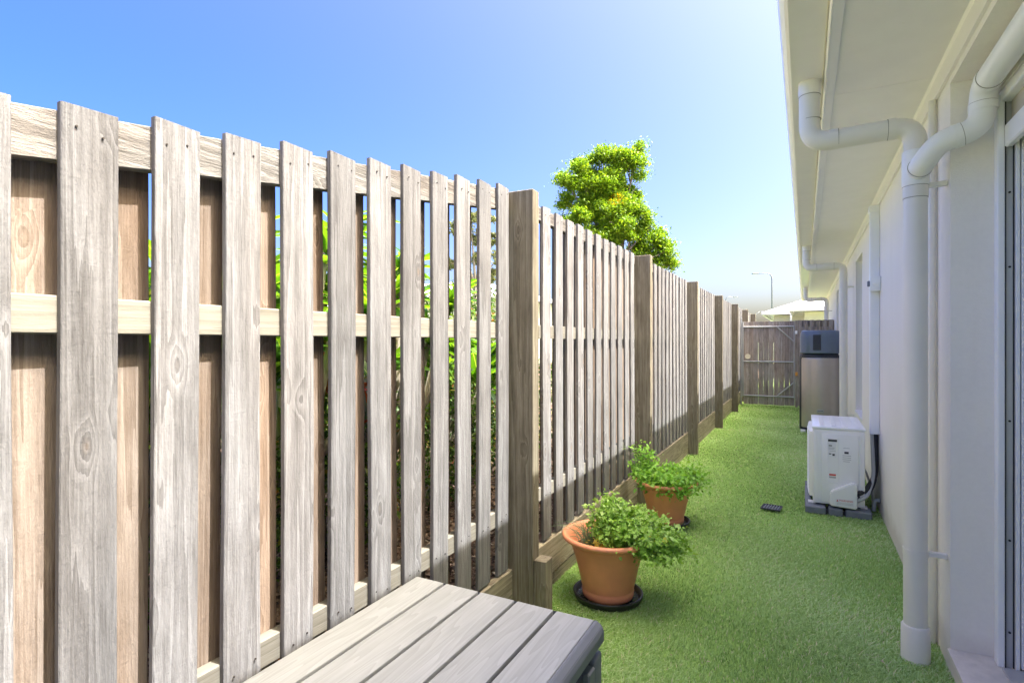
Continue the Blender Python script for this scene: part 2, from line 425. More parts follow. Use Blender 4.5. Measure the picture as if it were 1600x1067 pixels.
def text_obj(name, body, size, mat, parent, loc, rot):
    cu = bpy.data.curves.new(name, 'FONT'); cu.body = body; cu.size = size; cu.align_x = 'CENTER'; cu.align_y = 'CENTER'; cu.extrude = 0.0003
    tmp = bpy.data.objects.new(name, cu); COL.objects.link(tmp)
    dg = bpy.context.evaluated_depsgraph_get(); me = bpy.data.meshes.new_from_object(tmp.evaluated_get(dg))
    bpy.data.objects.remove(tmp)
    return obj(name, me, mat, parent, Vector(loc) - ppos(parent), rot)

# ------------------------------------------------------------------ ground
def sheet(name, x0, x1, y0, y1, z, mat, n=1):
    bm = bmesh.new(); bmesh.ops.create_grid(bm, x_segments=n, y_segments=n, size=0.5)
    for v in bm.verts: v.co = Vector((x0 + (v.co.x + .5) * (x1 - x0), y0 + (v.co.y + .5) * (y1 - y0), z))
    return tag(obj(name, bm, mat), kind='structure')
sheet('ground', -700, 700, -700, 900, -0.06, M['ground'])
sheet('turf_base', -1.33, 0.60, -3.0, 22.0, 0.0, M['turf'])
# raised garden bed behind the retaining boards
bm = bmesh.new(); bmesh.ops.create_grid(bm, x_segments=60, y_segments=90, size=0.5)
from mathutils import noise as mn
for v in bm.verts:
    x = -9.0 + (v.co.x + .5) * 7.655; y = -4 + (v.co.y + .5) * 30
    v.co = Vector((x, y, 0.20 + 0.05 * mn.noise(Vector((x * 1.7, y * 1.7, 0))) + 0.02 * mn.noise(Vector((x * 9, y * 9, 3))) + min(0.35, 0.12 * (-1.345 - x))))
tag(obj('garden_bed', bm, M['mulch'], smooth=True), kind='structure')

# mulch chips close to the fence
N = 14000
cx = -1.36 - rng.random(N) ** 1.6 * 2.2; cy = rng.random(N) * 6 - 0.2
cz = 0.215 + np.minimum(0.35, 0.12 * (-1.345 - cx)) + rng.random(N) * 0.025
dirs = rng.normal(size=(N, 3)); dirs[:, 2] *= 0.3
chipm = t = NT('mulch_chips'); at = t.node('ShaderNodeAttribute', attribute_name='tone')
t.base(t.ramp(at.outputs['Fac'], [(0, (0.05, 0.035, 0.025)), (.6, (0.20, 0.12, 0.08)), (.9, (0.36, 0.26, 0.19)), (1, (0.5, 0.42, 0.33))])); t.rough(0.9)
o = leaves('mulch_chips', np.stack([cx, cy, cz], 1), 0.045, t.m, width=0.5, up=0.8, dirs=dirs)
tag(o, 'scattered brown bark mulch and dry leaves behind the timber fence', 'mulch', kind='stuff')

# ------------------------------------------------------------------ artificial turf
def turf():
    bands = [(1.0, 3.2, 20000, 1.0), (3.2, 4.6, 14000, 1.15), (4.6, 6.5, 8500, 1.5), (6.5, 9.5, 4500, 2.1), (9.5, 13.5, 2400, 3.0)]
    VV = []; TT = []
    for y0, y1, dens, ws in bands:
        n = int((y1 - y0) * 1.89 * dens)
        x = -1.315 + rng.random(n) * 1.875; y = y0 + rng.random(n) * (y1 - y0)
        # pile leans: slow swirls
        ang = 1.3 * np.sin(x * 1.3 + 0.5) + 1.1 * np.sin(y * 0.9 + x * 2.0) + rng.normal(size=n) * 1.1
        lean = (0.45 + 0.25 * np.sin(x * 5.1 + y * 2.3)) * np.abs(rng.normal(1.0, 0.45, n)) * 0.026
        h = (0.009 + 0.010 * rng.random(n))
        w = (0.0013 + 0.0008 * rng.random(n)) * ws
        a2 = ang + math.pi / 2 + rng.normal(size=n) * 0.4; sx = np.cos(a2) * w; sy = np.sin(a2) * w
        dx = np.cos(ang) * lean; dy = np.sin(ang) * lean
        b0 = np.stack([x - sx, y - sy, np.full(n, 0.0005)], 1); b1 = np.stack([x + sx, y + sy, np.full(n, 0.0005)], 1)
        m0 = np.stack([x - sx + dx * .45, y - sy + dy * .45, h * .62], 1); m1 = np.stack([x + sx + dx * .45, y + sy + dy * .45, h * .62], 1)
        tp = np.stack([x + dx * 1.3, y + dy * 1.3, h * (0.9 + 0.1 * rng.random(n))], 1)
        VV.append(np.stack([b0, b1, m1, m0, tp], 1).reshape(-1, 3))
        tn = rng.random(n) * 0.74 + 0.13 * np.sin(x * 3.1 + 1.7 * np.sin(y * 1.9)) + 0.09 * np.sin(y * 4.3 + x * 2) + 0.10
        tn = np.where(rng.random(n) < 0.05, 1.0, tn).clip(0, 1)
        TT.append(np.repeat(tn, 5))
    V = np.concatenate(VV); T = np.concatenate(TT); n = len(V) // 5; b = np.arange(n)[:, None] * 5
    F = np.concatenate([b + np.array([[0, 1, 2]]), b + np.array([[0, 2, 3]]), b + np.array([[3, 2, 4]])], 0)
    # repeat to keep tone monotone to height: root darker plastic thatch is real geometry shading only
    o = obj('artificial_grass', np_mesh('artificial_grass', V, F, T), M['turf_blade'])
    tag(o, 'short bright green artificial grass laid along the whole side passage', 'grass', kind='stuff')
turf()
n = 70
lx = -1.25 + rng.random(n) * 1.75; ly = 1.7 + rng.random(n) ** 1.4 * 10; ld = rng.normal(size=(n, 3)); ld[:, 2] *= .1
o = leaves('fallen_leaves', np.stack([lx, ly, np.full(n, .022)], 1), .022, chipm.m, width=.4, up=.9, dirs=ld, tone=.6 + .4 * rng.random(n))
tag(o, 'tiny dry fallen leaves scattered over the artificial grass', 'leaves', kind='stuff')

# ------------------------------------------------------------------ the timber fence
FX = -1.302                       # slat faces
fence = empty('timber_fence', (-1.30, 2.46, 0), 'weathered grey hit and miss paling fence with square posts along left side of passage', 'fence')
SW, PITCH = 0.105, 0.1784
posts = [-2.30, 0.07, 2.458, 4.81, 7.21, 9.59, 11.95, 14.2, 16.5]
def fence_top(y):
    if y < 0.10: return 1.80
    if y < 2.46: return 1.42 + 0.473 + 0.1575 * (y - 0.55)
    return 1.42 + 0.763
def slat_mesh(h, w, th, seed):
    """paling from z=0 up to h, slightly cupped and uneven along its length"""
    r = random.Random(seed); bm = bmesh.new(); nz = 10; ph = r.random() * 9; ph2 = r.random() * 9
    L = []
    for i in range(nz + 1):
        z = h * i / nz
        e0 = 0.0022 * math.sin(z * 3 + ph) + 0.0008 * r.uniform(-1, 1); e1 = 0.0022 * math.sin(z * 2.6 + ph2) + 0.0008 * r.uniform(-1, 1)
        bow = 0.0025 * math.sin(z * 1.6 + ph)
        c = 0.0022
        y0, y1 = -w / 2 + e0, w / 2 + e1
        L.append([(th / 2 + bow, y0 + c, z), (th / 2 + bow, y1 - c, z), (th / 2 + bow - c, y1, z), (-th / 2 + bow, y1, z), (-th / 2 + bow, y0, z), (th / 2 + bow - c, y0, z)])
    tilt = r.uniform(-0.003, 0.003)
    for k in range(6):
        x, y, z = L[-1][k]; L[-1][k] = (x, y, z + tilt * y / w * 2)
    R = [[bm.verts.new(p) for p in ring] for ring in L]
    for a, b in zip(R, R[1:]):
        for k in range(6): bm.faces.new((a[k], a[(k + 1) % 6], b[(k + 1) % 6], b[k]))
    bm.faces.new(R[0][::-1]); bm.faces.new(R[-1])
    bmesh.ops.recalc_face_normals(bm, faces=bm.faces)
    me = bpy.data.meshes.new('slat'); bm.to_mesh(me); bm.free(); return me
H0 = 0.292
shared_f = [slat_mesh(2.183 - H0, SW, 0.016, s) for s in range(6)]
shared_b = [slat_mesh(2.183 - H0, 0.10, 0.016, s + 20) for s in range(4)]
for m_ in shared_f: m_.materials.append(M['slat'])
for m_ in shared_b: m_.materials.append(M['slat_back'])
nails = []
FP = Vector((-1.30, 2.46, 0))
for b in range(len(posts) - 1):
    ya, yb = posts[b] + 0.07, posts[b + 1]
    # slat left edges
    if b == 1: lefts = [0.55 + PITCH * k for k in range(-2, 11)]
    elif b == 2: lefts = [2.491 + PITCH * k for k in range(0, 13)]
    else: lefts = [ya + 0.045 + PITCH * k for k in range(0, 13)]
    if b == 1: lefts = [0.195] + [0.55 + 0.1775 * k for k in range(-1, 11)]
    for i, l in enumerate(lefts):
        if l + SW > yb + 0.02: continue
        if l < ya - .05: continue
        yc = l + SW / 2
        if b <= 1: me = slat_mesh(fence_top(yc) - H0, SW, 0.016, 100 + b * 30 + i); me.materials.append(M['slat'])
        else: me = shared_f[(i * 5 + b * 3) % 6]
        o = bpy.data.objects.new('slat', me); link(o, fence)
        o.location = Vector((FX - 0.008, yc + rnd.uniform(-.003, .003), H0 + rnd.uniform(-0.004, 0.003))) - FP
        o.rotation_euler = (rnd.uniform(-.0018, .0018), 0, rnd.uniform(-.006, .006))
        if b in (1, 2):
            for zz in (fence_top(yc) - 0.045, 0.56):
                for s in (-0.026, 0.028): nails.append((yc + s + rnd.uniform(-.006, .006), zz + rnd.uniform(-.012, .012)))
    for i, l in enumerate(lefts):
        yl = l + 0.1014 + rnd.uniform(-.004, .004)
        if yl + 0.10 > yb + 0.05: continue
        yc = yl + 0.05
        if b <= 1: me = slat_mesh(fence_top(yc) - 0.012 - H0, 0.10, 0.016, 300 + b * 30 + i); me.materials.append(M['slat_back'])
        else: me = shared_b[(i * 3 + b) % 4]
        o = bpy.data.objects.new('slat', me); link(o, fence)
        o.location = Vector((FX - 0.016 - 0.038 - 0.009, yc, H0 - 0.01)) - FP
        o.rotation_euler = (rnd.uniform(-.002, .002), 0, rnd.uniform(-.008, .008))
        o['label'] = 'tan rear paling behind the gap between two grey palings'
    # rails between the posts (butt against the post faces)
    xr0, xr1 = FX - 0.016 - 0.038, FX - 0.0165
    for nm, z0, z1, m_ in (('rail', 1.435, 1.512, M['rail']), ('rail', 0.52, 0.597, M['rail'])):
        o = box(nm, xr0, xr1, ya + .001, yb - .001, z0, z1, m_, fence, 0.003)
    if b == 1:
        bm = bmesh.new()
        zt = lambda y: fence_top(y) - 0.012
        ym = (ya + yb) / 2; zm = zt(ym)
        bx(bm, -0.019, 0.019, ya + .001 - ym, yb - .001 - ym, -0.10, 0, 0.002)
        for v in bm.verts: v.co.z += (v.co.y) * 0.1575
        o = obj('rail', bm, M['rail_top'], fence, Vector(((xr0 + xr1) / 2, ym, zm)) - FP)
        o['label'] = 'sloping weathered top rail split along its grain'
        # drying crack along it
    else:
        zt_ = fence_top(ya + .3) - 0.006
        o = box('rail', xr0, xr1, ya + .001, yb - .001, zt_ - 0.078, zt_, M['rail_top'], fence, 0.003)
    # retaining boards
    for z0, z1, dx in ((-0.10, 0.074, 0.0), (0.078, 0.280, 0.004)):
        o = box('board', FX - 0.035 + dx, FX - 0.002 + dx + 0.006, ya + .001, yb - .001, z0, z1, M['board'], fence, 0.004)
for i, y in enumerate(posts):
    o = box('post', FX - 0.016 - 0.038, -1.182, y, y + 0.07, -0.05, 1.42 + 0.752 if i > 1 else (1.84 if i == 1 else 1.80), M['post'], fence, 0.003)
o = box('short_post', -1.180, -1.115, 2.462, 2.545, -0.05, 0.345, M['post'], fence, 0.003); o['label'] = 'short stub post against the foot of a tall post'
bm = bmesh.new()
for y, z in nails:
    r = bmesh.ops.create_cone(bm, cap_ends=True, segments=6, radius1=0.0026, radius2=0.0024, depth=0.003, matrix=Matrix.Translation((FX + 0.0022, y, z)) @ Matrix.Rotation(math.pi / 2, 4, 'Y'))
o = obj('nail_heads', bm, M['nail'], fence, -FP); o['kind'] = 'stuff'

# ------------------------------------------------------------------ gate and end fence
GY = 13.42
gate = empty('passage_gate', (-0.72, GY, 0), 'brown paling gate in a thin galvanised steel frame closing the passage end', 'gate')
GP = Vector((-0.72, GY, 0))
gx0, gx1 = -1.215, -0.185
for i in range(10):
    w = (gx1 - gx0) / 10
    g = 0.002 + (0.003 if i in (2, 5) else 0)
    box('board', gx0 + i * w, gx0 + (i + 1) * w - g, GY + 0.035, GY + 0.051, 0.02 + rnd.uniform(0, .01), 1.86 + rnd.uniform(-.006, .006), M['gate_wood'], gate, 0.0015)
for z in (0.215, 0.975, 1.745):
    tube_obj('crossbar', [(gx0 + .0, GY + 0.018, z), (gx1 - .02, GY + 0.018, z)], 0.0155, M['galv'], gate, 8)
for x in (gx0 - 0.008, gx1 - 0.012):
    tube_obj('upright', [(x, GY + 0.018, 0.19), (x, GY + 0.018, 1.86 if x < -1 else 1.77)], 0.0165, M['galv'], gate, 8)
tube_obj('brace', [(gx1 - .02, GY + .0, 1.42), (gx1 - .34, GY + .0, 1.73)], 0.013, M['galv'], gate, 8)
tube_obj('brace', [(gx1 - .02, GY + .0, 0.53), (gx1 - .34, GY + .0, 0.23)], 0.013, M['galv'], gate, 8)
o = obj('latch_disc', tube(bmesh.new(), [(-1.125, GY + .018, 1.085), (-1.125, GY + .034, 1.085)], 0.058, 20), mat_plain('cut_out_cream', (0.75, 0.68, 0.52), .6), gate, -GP)
box('latch', gx1 + .005, gx1 + 0.05, GY - .01, GY + .03, 1.58, 1.65, M['white'], gate, .004)
box('padlock', gx1 + .01, gx1 + 0.055, GY - .03, GY + .0, 0.68, 0.76, M['brass'], gate, .006)
tube_obj('gate_post', [(-1.262, GY + .02, -.05), (-1.262, GY + .02, 1.96)], 0.02, M['galv'], gate, 8)
efence = empty('end_fence', (0.2, GY, 0), 'short brown hit and miss fence panel between gate and house wall', 'fence')
i = 0; x = -0.13
box('rail', -0.13, 0.548, GY + .034, GY + .07, 1.66, 1.735, M['gate_wood'], efence, .002)
box('rail', -0.13, 0.548, GY + .034, GY + .07, 0.30, 0.375, M['gate_wood'], efence, .002)
box('post', -0.205 + .025, -0.131, GY + .0, GY + .08, -.05, 1.87, M['gate_wood'], efence, .002)
while x < 0.5:
    box('slat', x, x + 0.075, GY + .016, GY + .033, 0.03, 1.88, M['gate_wood'], efence, .001)
    box('slat', x + 0.06, x + 0.125, GY + .071, GY + .086, 0.03, 1.875, M['gate_wood'], efence, .001)
    x += 0.118

# ------------------------------------------------------------------ the house
house = empty('house', (0.553, 3.0, 0), 'single storey cream rendered house with wide white eaves along right side', 'house')
HP = Vector((0.553, 3.0, 0)); WX = 0.553; WT = 0.22; HT = 2.65
def wallbox(y0, y1, z0, z1): bx(wbm, WX - HP.x, WX + WT - HP.x, y0 - HP.y, y1 - HP.y, z0, z1)
wbm = bmesh.new()
W1 = (7.05, 7.92, 0.56, 2.39); W2 = (11.75, 12.5, 0.95, 2.38)
REV = 2.976
wallbox(REV, W1[0], -0.05, HT); wallbox(W1[0], W1[1], -0.05, W1[2]); wallbox(W1[0], W1[1], W1[3], HT)
wallbox(W1[1], W2[0], -0.05, HT); wallbox(W2[0], W2[1], -0.05, W2[2]); wallbox(W2[0], W2[1], W2[3], HT); wallbox(W2[1], 19.0, -0.05, HT)
wallbox(-0.6, REV, 2.525, HT); wallbox(-4.0, -0.6, -0.05, HT)
wallbox(-0.6, REV, -0.05, 0.088)
bmesh.ops.remove_doubles(wbm, verts=wbm.verts, dist=0.0001)
obj('wall', wbm, M['wall'], house)
box('wall', WX + WT, 6.0, 18.9, 19.0, -.05, HT, M['wall'], house); box('wall', WX + WT, 6.0, -4.0, -3.9, -.05, HT, M['wall'], house)
# eave: soffit sheets with joints, cornice strip, fascia, gutter, roof
y = -4.0
while y < 19.2:
    y2 = min(y + 2.4, 19.3)
    box('soffit_panel', 0.128, WX + .02, y + .0015, y2 - .0015, 2.65, 2.656, M['soffit'], house); y = y2
bm = bmesh.new(); y = -1.0
while y < 12:
    for xx in (0.16, 0.34, 0.52):
        bmesh.ops.create_cone(bm, cap_ends=True, segments=8, radius1=0.004, radius2=0.0035, depth=0.0016, matrix=Matrix.Translation((xx + rnd.uniform(-.004, .004) - HP.x, y - HP.y, 2.6496)))
    y += 0.6
obj('soffit_nails', bm, M['trim'], house)['kind'] = 'stuff'
box('backing', 0.128, WX + .02, -4, 19.3, 2.6565, 2.662, M['soffit'], house)
prism('cornice', [(WX - .001, 2.555), (WX - .014, 2.555), (WX - .014, 2.638), (WX - .024, 2.6495), (WX - .001, 2.6495)], 'Y', -4.0, 19.0, M['trim'], house)
prism('fascia', [(0.082, 2.635), (0.088, 2.630), (0.094, 2.635), (0.128, 2.64), (0.128, 2.80), (0.082, 2.80)], 'Y', -4.0, 19.3, M['trim'], house)
g0 = [(0.0815, 2.815), (0.0815, 2.672), (0.074, 2.664), (-0.055, 2.664), (-0.068, 2.672), (-0.084, 2.69), (-0.092, 2.72), (-0.092, 2.795), (-0.098, 2.80), (-0.098, 2.815), (-0.088, 2.815), (-0.086, 2.79),
      (-0.086, 2.722), (-0.079, 2.695), (-0.065, 2.679), (-0.053, 2.671), (0.070, 2.671), (0.0755, 2.676), (0.0755, 2.815)]
go = prism('gutter', g0, 'Y', -4.0, 19.3, M['gutter'], house)
prism('roof', [(-0.03, 2.83), (-0.03, 2.845), (4.6, 4.70), (9.2, 2.845), (9.2, 2.83), (4.6, 4.685)], 'Y', -4.0, 19.3, M['roof'], house)

# downpipes
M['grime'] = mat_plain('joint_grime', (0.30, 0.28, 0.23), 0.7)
def pipe_wye(yp, label, full=False):
    r = 0.0455; X = 0.4385; zt = 2.372
    pts = fillet([(0.022, yp, 2.664), (0.022, yp, zt), (X, yp, zt + .012), (X, yp, 0.10)], [0, 0.085, 0.085, 0], 8)
    o = tube_obj('downpipe', pts, r, M['pipe'], house, 28); o['label'] = label
    def ring(p0, p1, rr, nm='collar'):
        q = tube_obj(nm, [p0, p1], rr, M['pipe'], o, 28); return q
    ring((0.105, yp, zt + .004), (0.140, yp, zt + .005), r + .003); ring((0.335, yp, zt + .010), (0.365, yp, zt + .010), r + .003)
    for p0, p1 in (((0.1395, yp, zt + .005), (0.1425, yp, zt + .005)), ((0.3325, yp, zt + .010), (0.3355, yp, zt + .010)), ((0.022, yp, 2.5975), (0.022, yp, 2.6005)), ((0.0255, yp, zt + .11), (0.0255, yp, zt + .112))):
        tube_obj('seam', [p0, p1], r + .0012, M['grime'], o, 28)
    tube_obj('outlet_collar', [(0.022, yp, 2.60), (0.022, yp, 2.664)], r + .003, M['gutter'], o, 28)
    for zb in (2.10, 0.47):
        q = box('bracket', X + r - .004, WX - .0005, yp - .012, yp + .012, zb, zb + .022, M['pipe'], None, .002); q.parent = o; q.location = Vector(q.location) - ppos(o)
        ring((X, yp, zb - .004), (X, yp, zb + .026), r + .0022, 'clip')
    # oval sleeve at the ground
    tube_obj('ground_sleeve', [(X, yp, -.02), (X, yp, 0.150), (X, yp, 0.158)], [r + .010, r + .009, r + .004], M['pipe'], o, 28)
    return o
d1 = pipe_wye(3.03, 'nearest downpipe, joined by a white side pipe through a white tee')
d2 = pipe_wye(8.20, 'middle downpipe beyond the duct cover')
d3 = pipe_wye(14.4, 'farthest downpipe, beyond the end fence')
tube_obj('downpipe_collar', [(0.4385, 3.03, 2.06), (0.4385, 3.03, 2.118)], 0.0485, M['pipe'], d1, 28)
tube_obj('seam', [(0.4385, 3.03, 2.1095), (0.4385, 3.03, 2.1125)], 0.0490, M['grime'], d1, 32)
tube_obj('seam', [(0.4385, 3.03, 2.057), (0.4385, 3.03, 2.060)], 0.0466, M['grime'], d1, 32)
tube_obj('tee_collar', [(0.4385, 3.03, 2.112), (0.4385, 3.03, 2.120), (0.4385, 3.03, 2.262), (0.4385, 3.03, 2.268)], [0.049, 0.0515, 0.0515, 0.049], M['pvc'], d1, 32)
wp = fillet([(0.445, 2.995, 2.175), (0.452, 2.935, 2.19), (0.50, 2.885, 2.255), (0.636, 2.872, 2.285), (0.640, 2.872, 2.45), (0.640, -1.5, 2.462)], [0, .03, .07, .09, .075, 0], 9)
wpo = tube_obj('white_drain_pipe', wp, 0.0455, M['pvc'], house, 32); wpo['label'] = 'white pipe running along the recess head into the nearest downpipe'
for p0, p1 in (((0.445, 2.990, 2.176), (0.447, 2.975, 2.180)), ((0.545, 2.881, 2.265), (0.572, 2.879, 2.271)), ((0.6395, 2.872, 2.352), (0.6395, 2.872, 2.382)), ((0.640, 2.80, 2.450), (0.640, 2.772, 2.450))):
    tube_obj('collar', [p0, p1], 0.0488, M['pvc'], wpo, 32)
    a_, b_ = Vector(p0), Vector(p1); d_ = (b_ - a_).normalized()
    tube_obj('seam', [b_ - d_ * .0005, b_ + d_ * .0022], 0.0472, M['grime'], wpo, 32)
tube_obj('conduit', [(0.534, 3.24, 0.0), (0.534, 3.24, 2.555)], 0.016, M['pipe'], house, 12)

# duct cover with isolator switch
cov = box('duct_cover', 0.486, WX - .0005, 5.50, 5.60, 0.645, 2.55, M['cover'], house, .004); cov['label'] = 'tall pale duct cover carrying the air conditioner pipes down the wall'
def sub(name, x0, x1, y0, y1, z0, z1, mat, par, bev=.002, seg=1):
    q = box(name, x0, x1, y0, y1, z0, z1, mat, None, bev, seg); q.parent = par; q.location = Vector(q.location) - ppos(par); return q
sub('top_cap', 0.480, WX - .001, 5.494, 5.606, 2.50, 2.5545, M['cover'], cov)
sub('switch_box', 0.478, WX - .001, 5.40, 5.494, 1.835, 1.955, M['cover'], cov, .006, 2)
sub('switch_knob', 0.461, 0.479, 5.425, 5.465, 1.875, 1.92, M['greypad'], cov, .004)
tube_obj('cable_gland', [(0.50, 5.38, 1.895), (0.50, 5.401, 1.895)], 0.012, M['white'], cov, 10)

# windows in the side wall
for (a, b, z0, z1), tr in ((W1, 0.98), (W2, None)):
    wn_ = box('window', WX + .085, WX + .088, a + .04, b - .04, z0 + .04, z1 - .04, M['glass'], house)
    fr = [(a, a + .045, z0, z1), (b - .045, b, z0, z1), (a + .045, b - .045, z0, z0 + .045), (a + .045, b - .045, z1 - .045, z1)]
    for y0, y1, zz0, zz1 in fr: sub('frame', WX + .065, WX + .11, y0 + .001, y1 - .001, zz0 + .001, zz1 - .001, M['white'], wn_, .003)
    sub('sill', WX - .012, WX + .064, a + .001, b - .001, z0 + .001, z0 + .03, M['white'], wn_, .003)
    if tr: sub('transom', WX + .066, WX + .109, a + .046, b - .046, tr, tr + .04, M['white'], wn_, .003)
# sliding door in the recess, tiled sill
y = REV
while y > -0.6:
    box('sill_tile', WX - .012, WX + .33, max(y - .30, -.6) + .002, y - .002, 0.0885, 0.107, M['tile'], house, .002); y -= .30
box('floor_slab', WX + WT, WX + .6, -.6, REV, -.05, .088, M['wall'], house)
door = box('sliding_door', 0.772, 0.780, -0.55, 2.925, 0.112, 2.30, M['glass_door'], house); door['label'] = 'sliding glass door in white frame under a beige outdoor blind'
sub('jamb', 0.700, 0.83, 2.945, REV - .001, 0.108, 2.42, M['white'], door, .002)
sub('jamb_lip', 0.690, 0.7135, 2.895, 2.944, 0.108, 2.415, M['white'], door, .003)
sub('seal', 0.7145, 0.7185, 2.90, 2.943, 0.108, 2.40, M['dark'], door, 0)
sub('channel', 0.7190, 0.7405, 2.908, 2.9435, 0.108, 2.40, M['track'], door, 0)
sub('seal', 0.7410, 0.7445, 2.905, 2.943, 0.108, 2.40, M['dark'], door, 0)
sub('track_edge', 0.7455, 0.757, 2.885, 2.943, 0.108, 2.40, M['white'], door, .001)
sub('bottom_track', 0.70, 0.80, -.55, 2.88, 0.1075, 0.118, M['track'], door, .002)
sub('door_stile', 0.762, 0.771, 2.885, 2.935, 0.118, 2.30, M['white'], door, .002)
for z in (0.25, 0.62, 1.10, 1.72, 2.02):
    tube_obj('screw', [(0.730, 2.903, z), (0.730, 2.9078, z)], 0.0045, M['dark'], door, 8)
# wall above the door, far side of the recess head, outdoor blind
box('wall', 0.83, 0.9, -.6, REV + .22, -.05, HT, M['wall'], house)
bl = box('outdoor_blind', 0.735, 0.738, -.5, 2.90, 2.26, 2.43, M['blind'], house); bl['label'] = 'beige roll-up outdoor blind with white bottom bar'
sub('bottom_bar', 0.712, 0.742, -.5, 2.90, 2.20, 2.292, M['white'], bl, .006)
sub('headbox', 0.700, 0.80, -.5, 2.94, 2.385, 2.43, M['white'], bl, .004)
box('recess_head', 0.694, 0.83, -.6, 2.975, 2.431, 2.66, M['wall'], house)

# ------------------------------------------------------------------ hot water heat pump
hw = empty('water_heater', (0.20, 10.02, 0), 'tall bronze hot water heat pump with slate blue top at far end of wall', 'water heater')
HW = Vector((0.20, 10.02, 0))
def rounded(bm, x0, x1, y0, y1, z0, z1, r, bulge=0.03, n=8, tb=.02):
    """vertical body: rounded plan with a front bowed toward -Y"""
    out = []
    cor = [(x1 - r, y1 - r, 0), (x0 + r, y1 - r, 90), (x0 + r, y0 + r, 180), (x1 - r, y0 + r, 270)]
    for cx_, cy_, a in cor:
        for k in range(n + 1):
            t = math.radians(a + 90 * k / n); out.append((cx_ + r * math.cos(t), cy_ + r * math.sin(t)))
        if a == 180:
            for k in range(1, 10):
                u = k / 10; out.append((x0 + r + (x1 - x0 - 2 * r) * u, y0 - bulge * math.sin(math.pi * u)))
    cxm, cym = (x0 + x1) / 2, (y0 + y1) / 2; rings = []
    prof = [(z0, 1 - tb * .6), (z0 + .012, 1.0), (z1 - .02 - tb * 1.8, 1.0), (z1 - .014 - tb * .8, 1 - tb * .5), (z1 - .006 - tb * .2, 1 - tb * 1.4), (z1, 1 - tb * 3.0)]
    for z, s in prof: rings.append([bm.verts.new((cxm + (x - cxm) * s, cym + (y - cym) * s, z)) for x, y in out])
    m = len(out)
    for a, b in zip(rings, rings[1:]):
        for k in range(m): bm.faces.new((a[k], a[(k + 1) % m], b[(k + 1) % m], b[k]))
    bm.faces.new(rings[0][::-1]); bm.faces.new(rings[-1]); return bm
obj('tank_back', rounded(bmesh.new(), -0.072, 0.50, 9.88, 10.32, 0.035, 1.205, .09, .0, tb=.01), M['slatedark'], hw, -HW, smooth='auto')
obj('front_skin', rounded(bmesh.new(), -0.045, 0.50, 9.80, 10.16, 0.075, 1.165, .13, .05, tb=.01), M['bronze'], hw, -HW, smooth='auto')
obj('front_cap', rounded(bmesh.new(), -0.055, 0.50, 9.81, 10.16, 1.166, 1.20, .12, .05, tb=.005), M['slatedark'], hw, -HW, smooth='auto')
hd = obj('heat_pump_head', rounded(bmesh.new(), -0.064, 0.50, 9.78, 10.30, 1.235, 1.595, .12, .055, tb=.05), M['slateblue'], hw, -HW, smooth='auto')
obj('neck', rounded(bmesh.new(), -0.03, 0.47, 9.82, 10.28, 1.20, 1.236, .06, .01), M['slatedark'], hw, -HW, smooth='auto')
sub('display_panel', 0.115, 0.225, 9.716, 9.74, 1.285, 1.525, M['slatedark'], hd, .006)
bm = bmesh.new()
for k in range(9): bx(bm, 0.13, 0.21, 9.7135, 9.7155, 1.30 + k * .024, 1.306 + k * .024)
q = obj('grille', bm, M['rubber'], hd, -ppos(hd)); 
bd = sub('badge', 0.165, 0.265, 9.740, 9.757, 0.32, 0.372, M['galv'], hw, .004)
for k in range(5): sub('badge_mark', 0.182 + k * .014, 0.192 + k * .014, 9.7385, 9.7398, 0.350, 0.362, M['ink'], hw, 0)
for x in (-0.055, 0.43): sub('foot', x, x + .07, 9.80, 9.88, 0.0, 0.036, M['white'], hw, .004)

# ------------------------------------------------------------------ air conditioner
pad1 = [(-0.0, 5.24)]
padE = empty('mounting_pad', (0.24, 5.62, 0), 'dark grey plastic pad under the white air conditioner', 'pad')
for y0 in (5.20, 5.98):
    for x0, x1 in ((0.005, 0.155), (0.175, 0.275), (0.295, 0.475)):
        sub('pad_block', x0, x1, y0, y0 + .16, 0.0, 0.062, M['greypad'], padE, .008)
    sub('pad_bar', 0.155, 0.295, y0 + .03, y0 + .13, 0.0, 0.04, M['rubber'], padE, .004)
sub('pad_runner', 0.003, 0.05, 5.361, 5.979, 0.0, 0.055, M['greypad'], padE, .005)
ac = empty('air_conditioner', (0.24, 5.62, 0.062), 'white outdoor air conditioning unit on a grey pad beside the wall', 'air conditioner')
AP = Vector((0.24, 5.62, 0.062))
ax0, ax1, ay0, ay1, az0, az1 = 0.062, 0.432, 5.27, 6.07, 0.075, 0.715
sub('casing', ax0, ax1, ay0, ay1, az0, az1 - .022, M['acwhite'], ac, .012, 3)
tp = sub('top_panel', ax0 - .006, ax1 + .006, ay0 - .006, ay1 + .006, az1 - .0215, az1, M['actop'], ac, .007, 2)
for k in range(5):
    yk = ay0 + .10 + k * .145
    pass
for k in range(4):
    xk = ax0 + .05 + k * .085
    sub('top_rib', xk, xk + .035, ay0 + .04, ay1 - .04, az1 + .0003, az1 + .005, M['actop'], tp, .002)
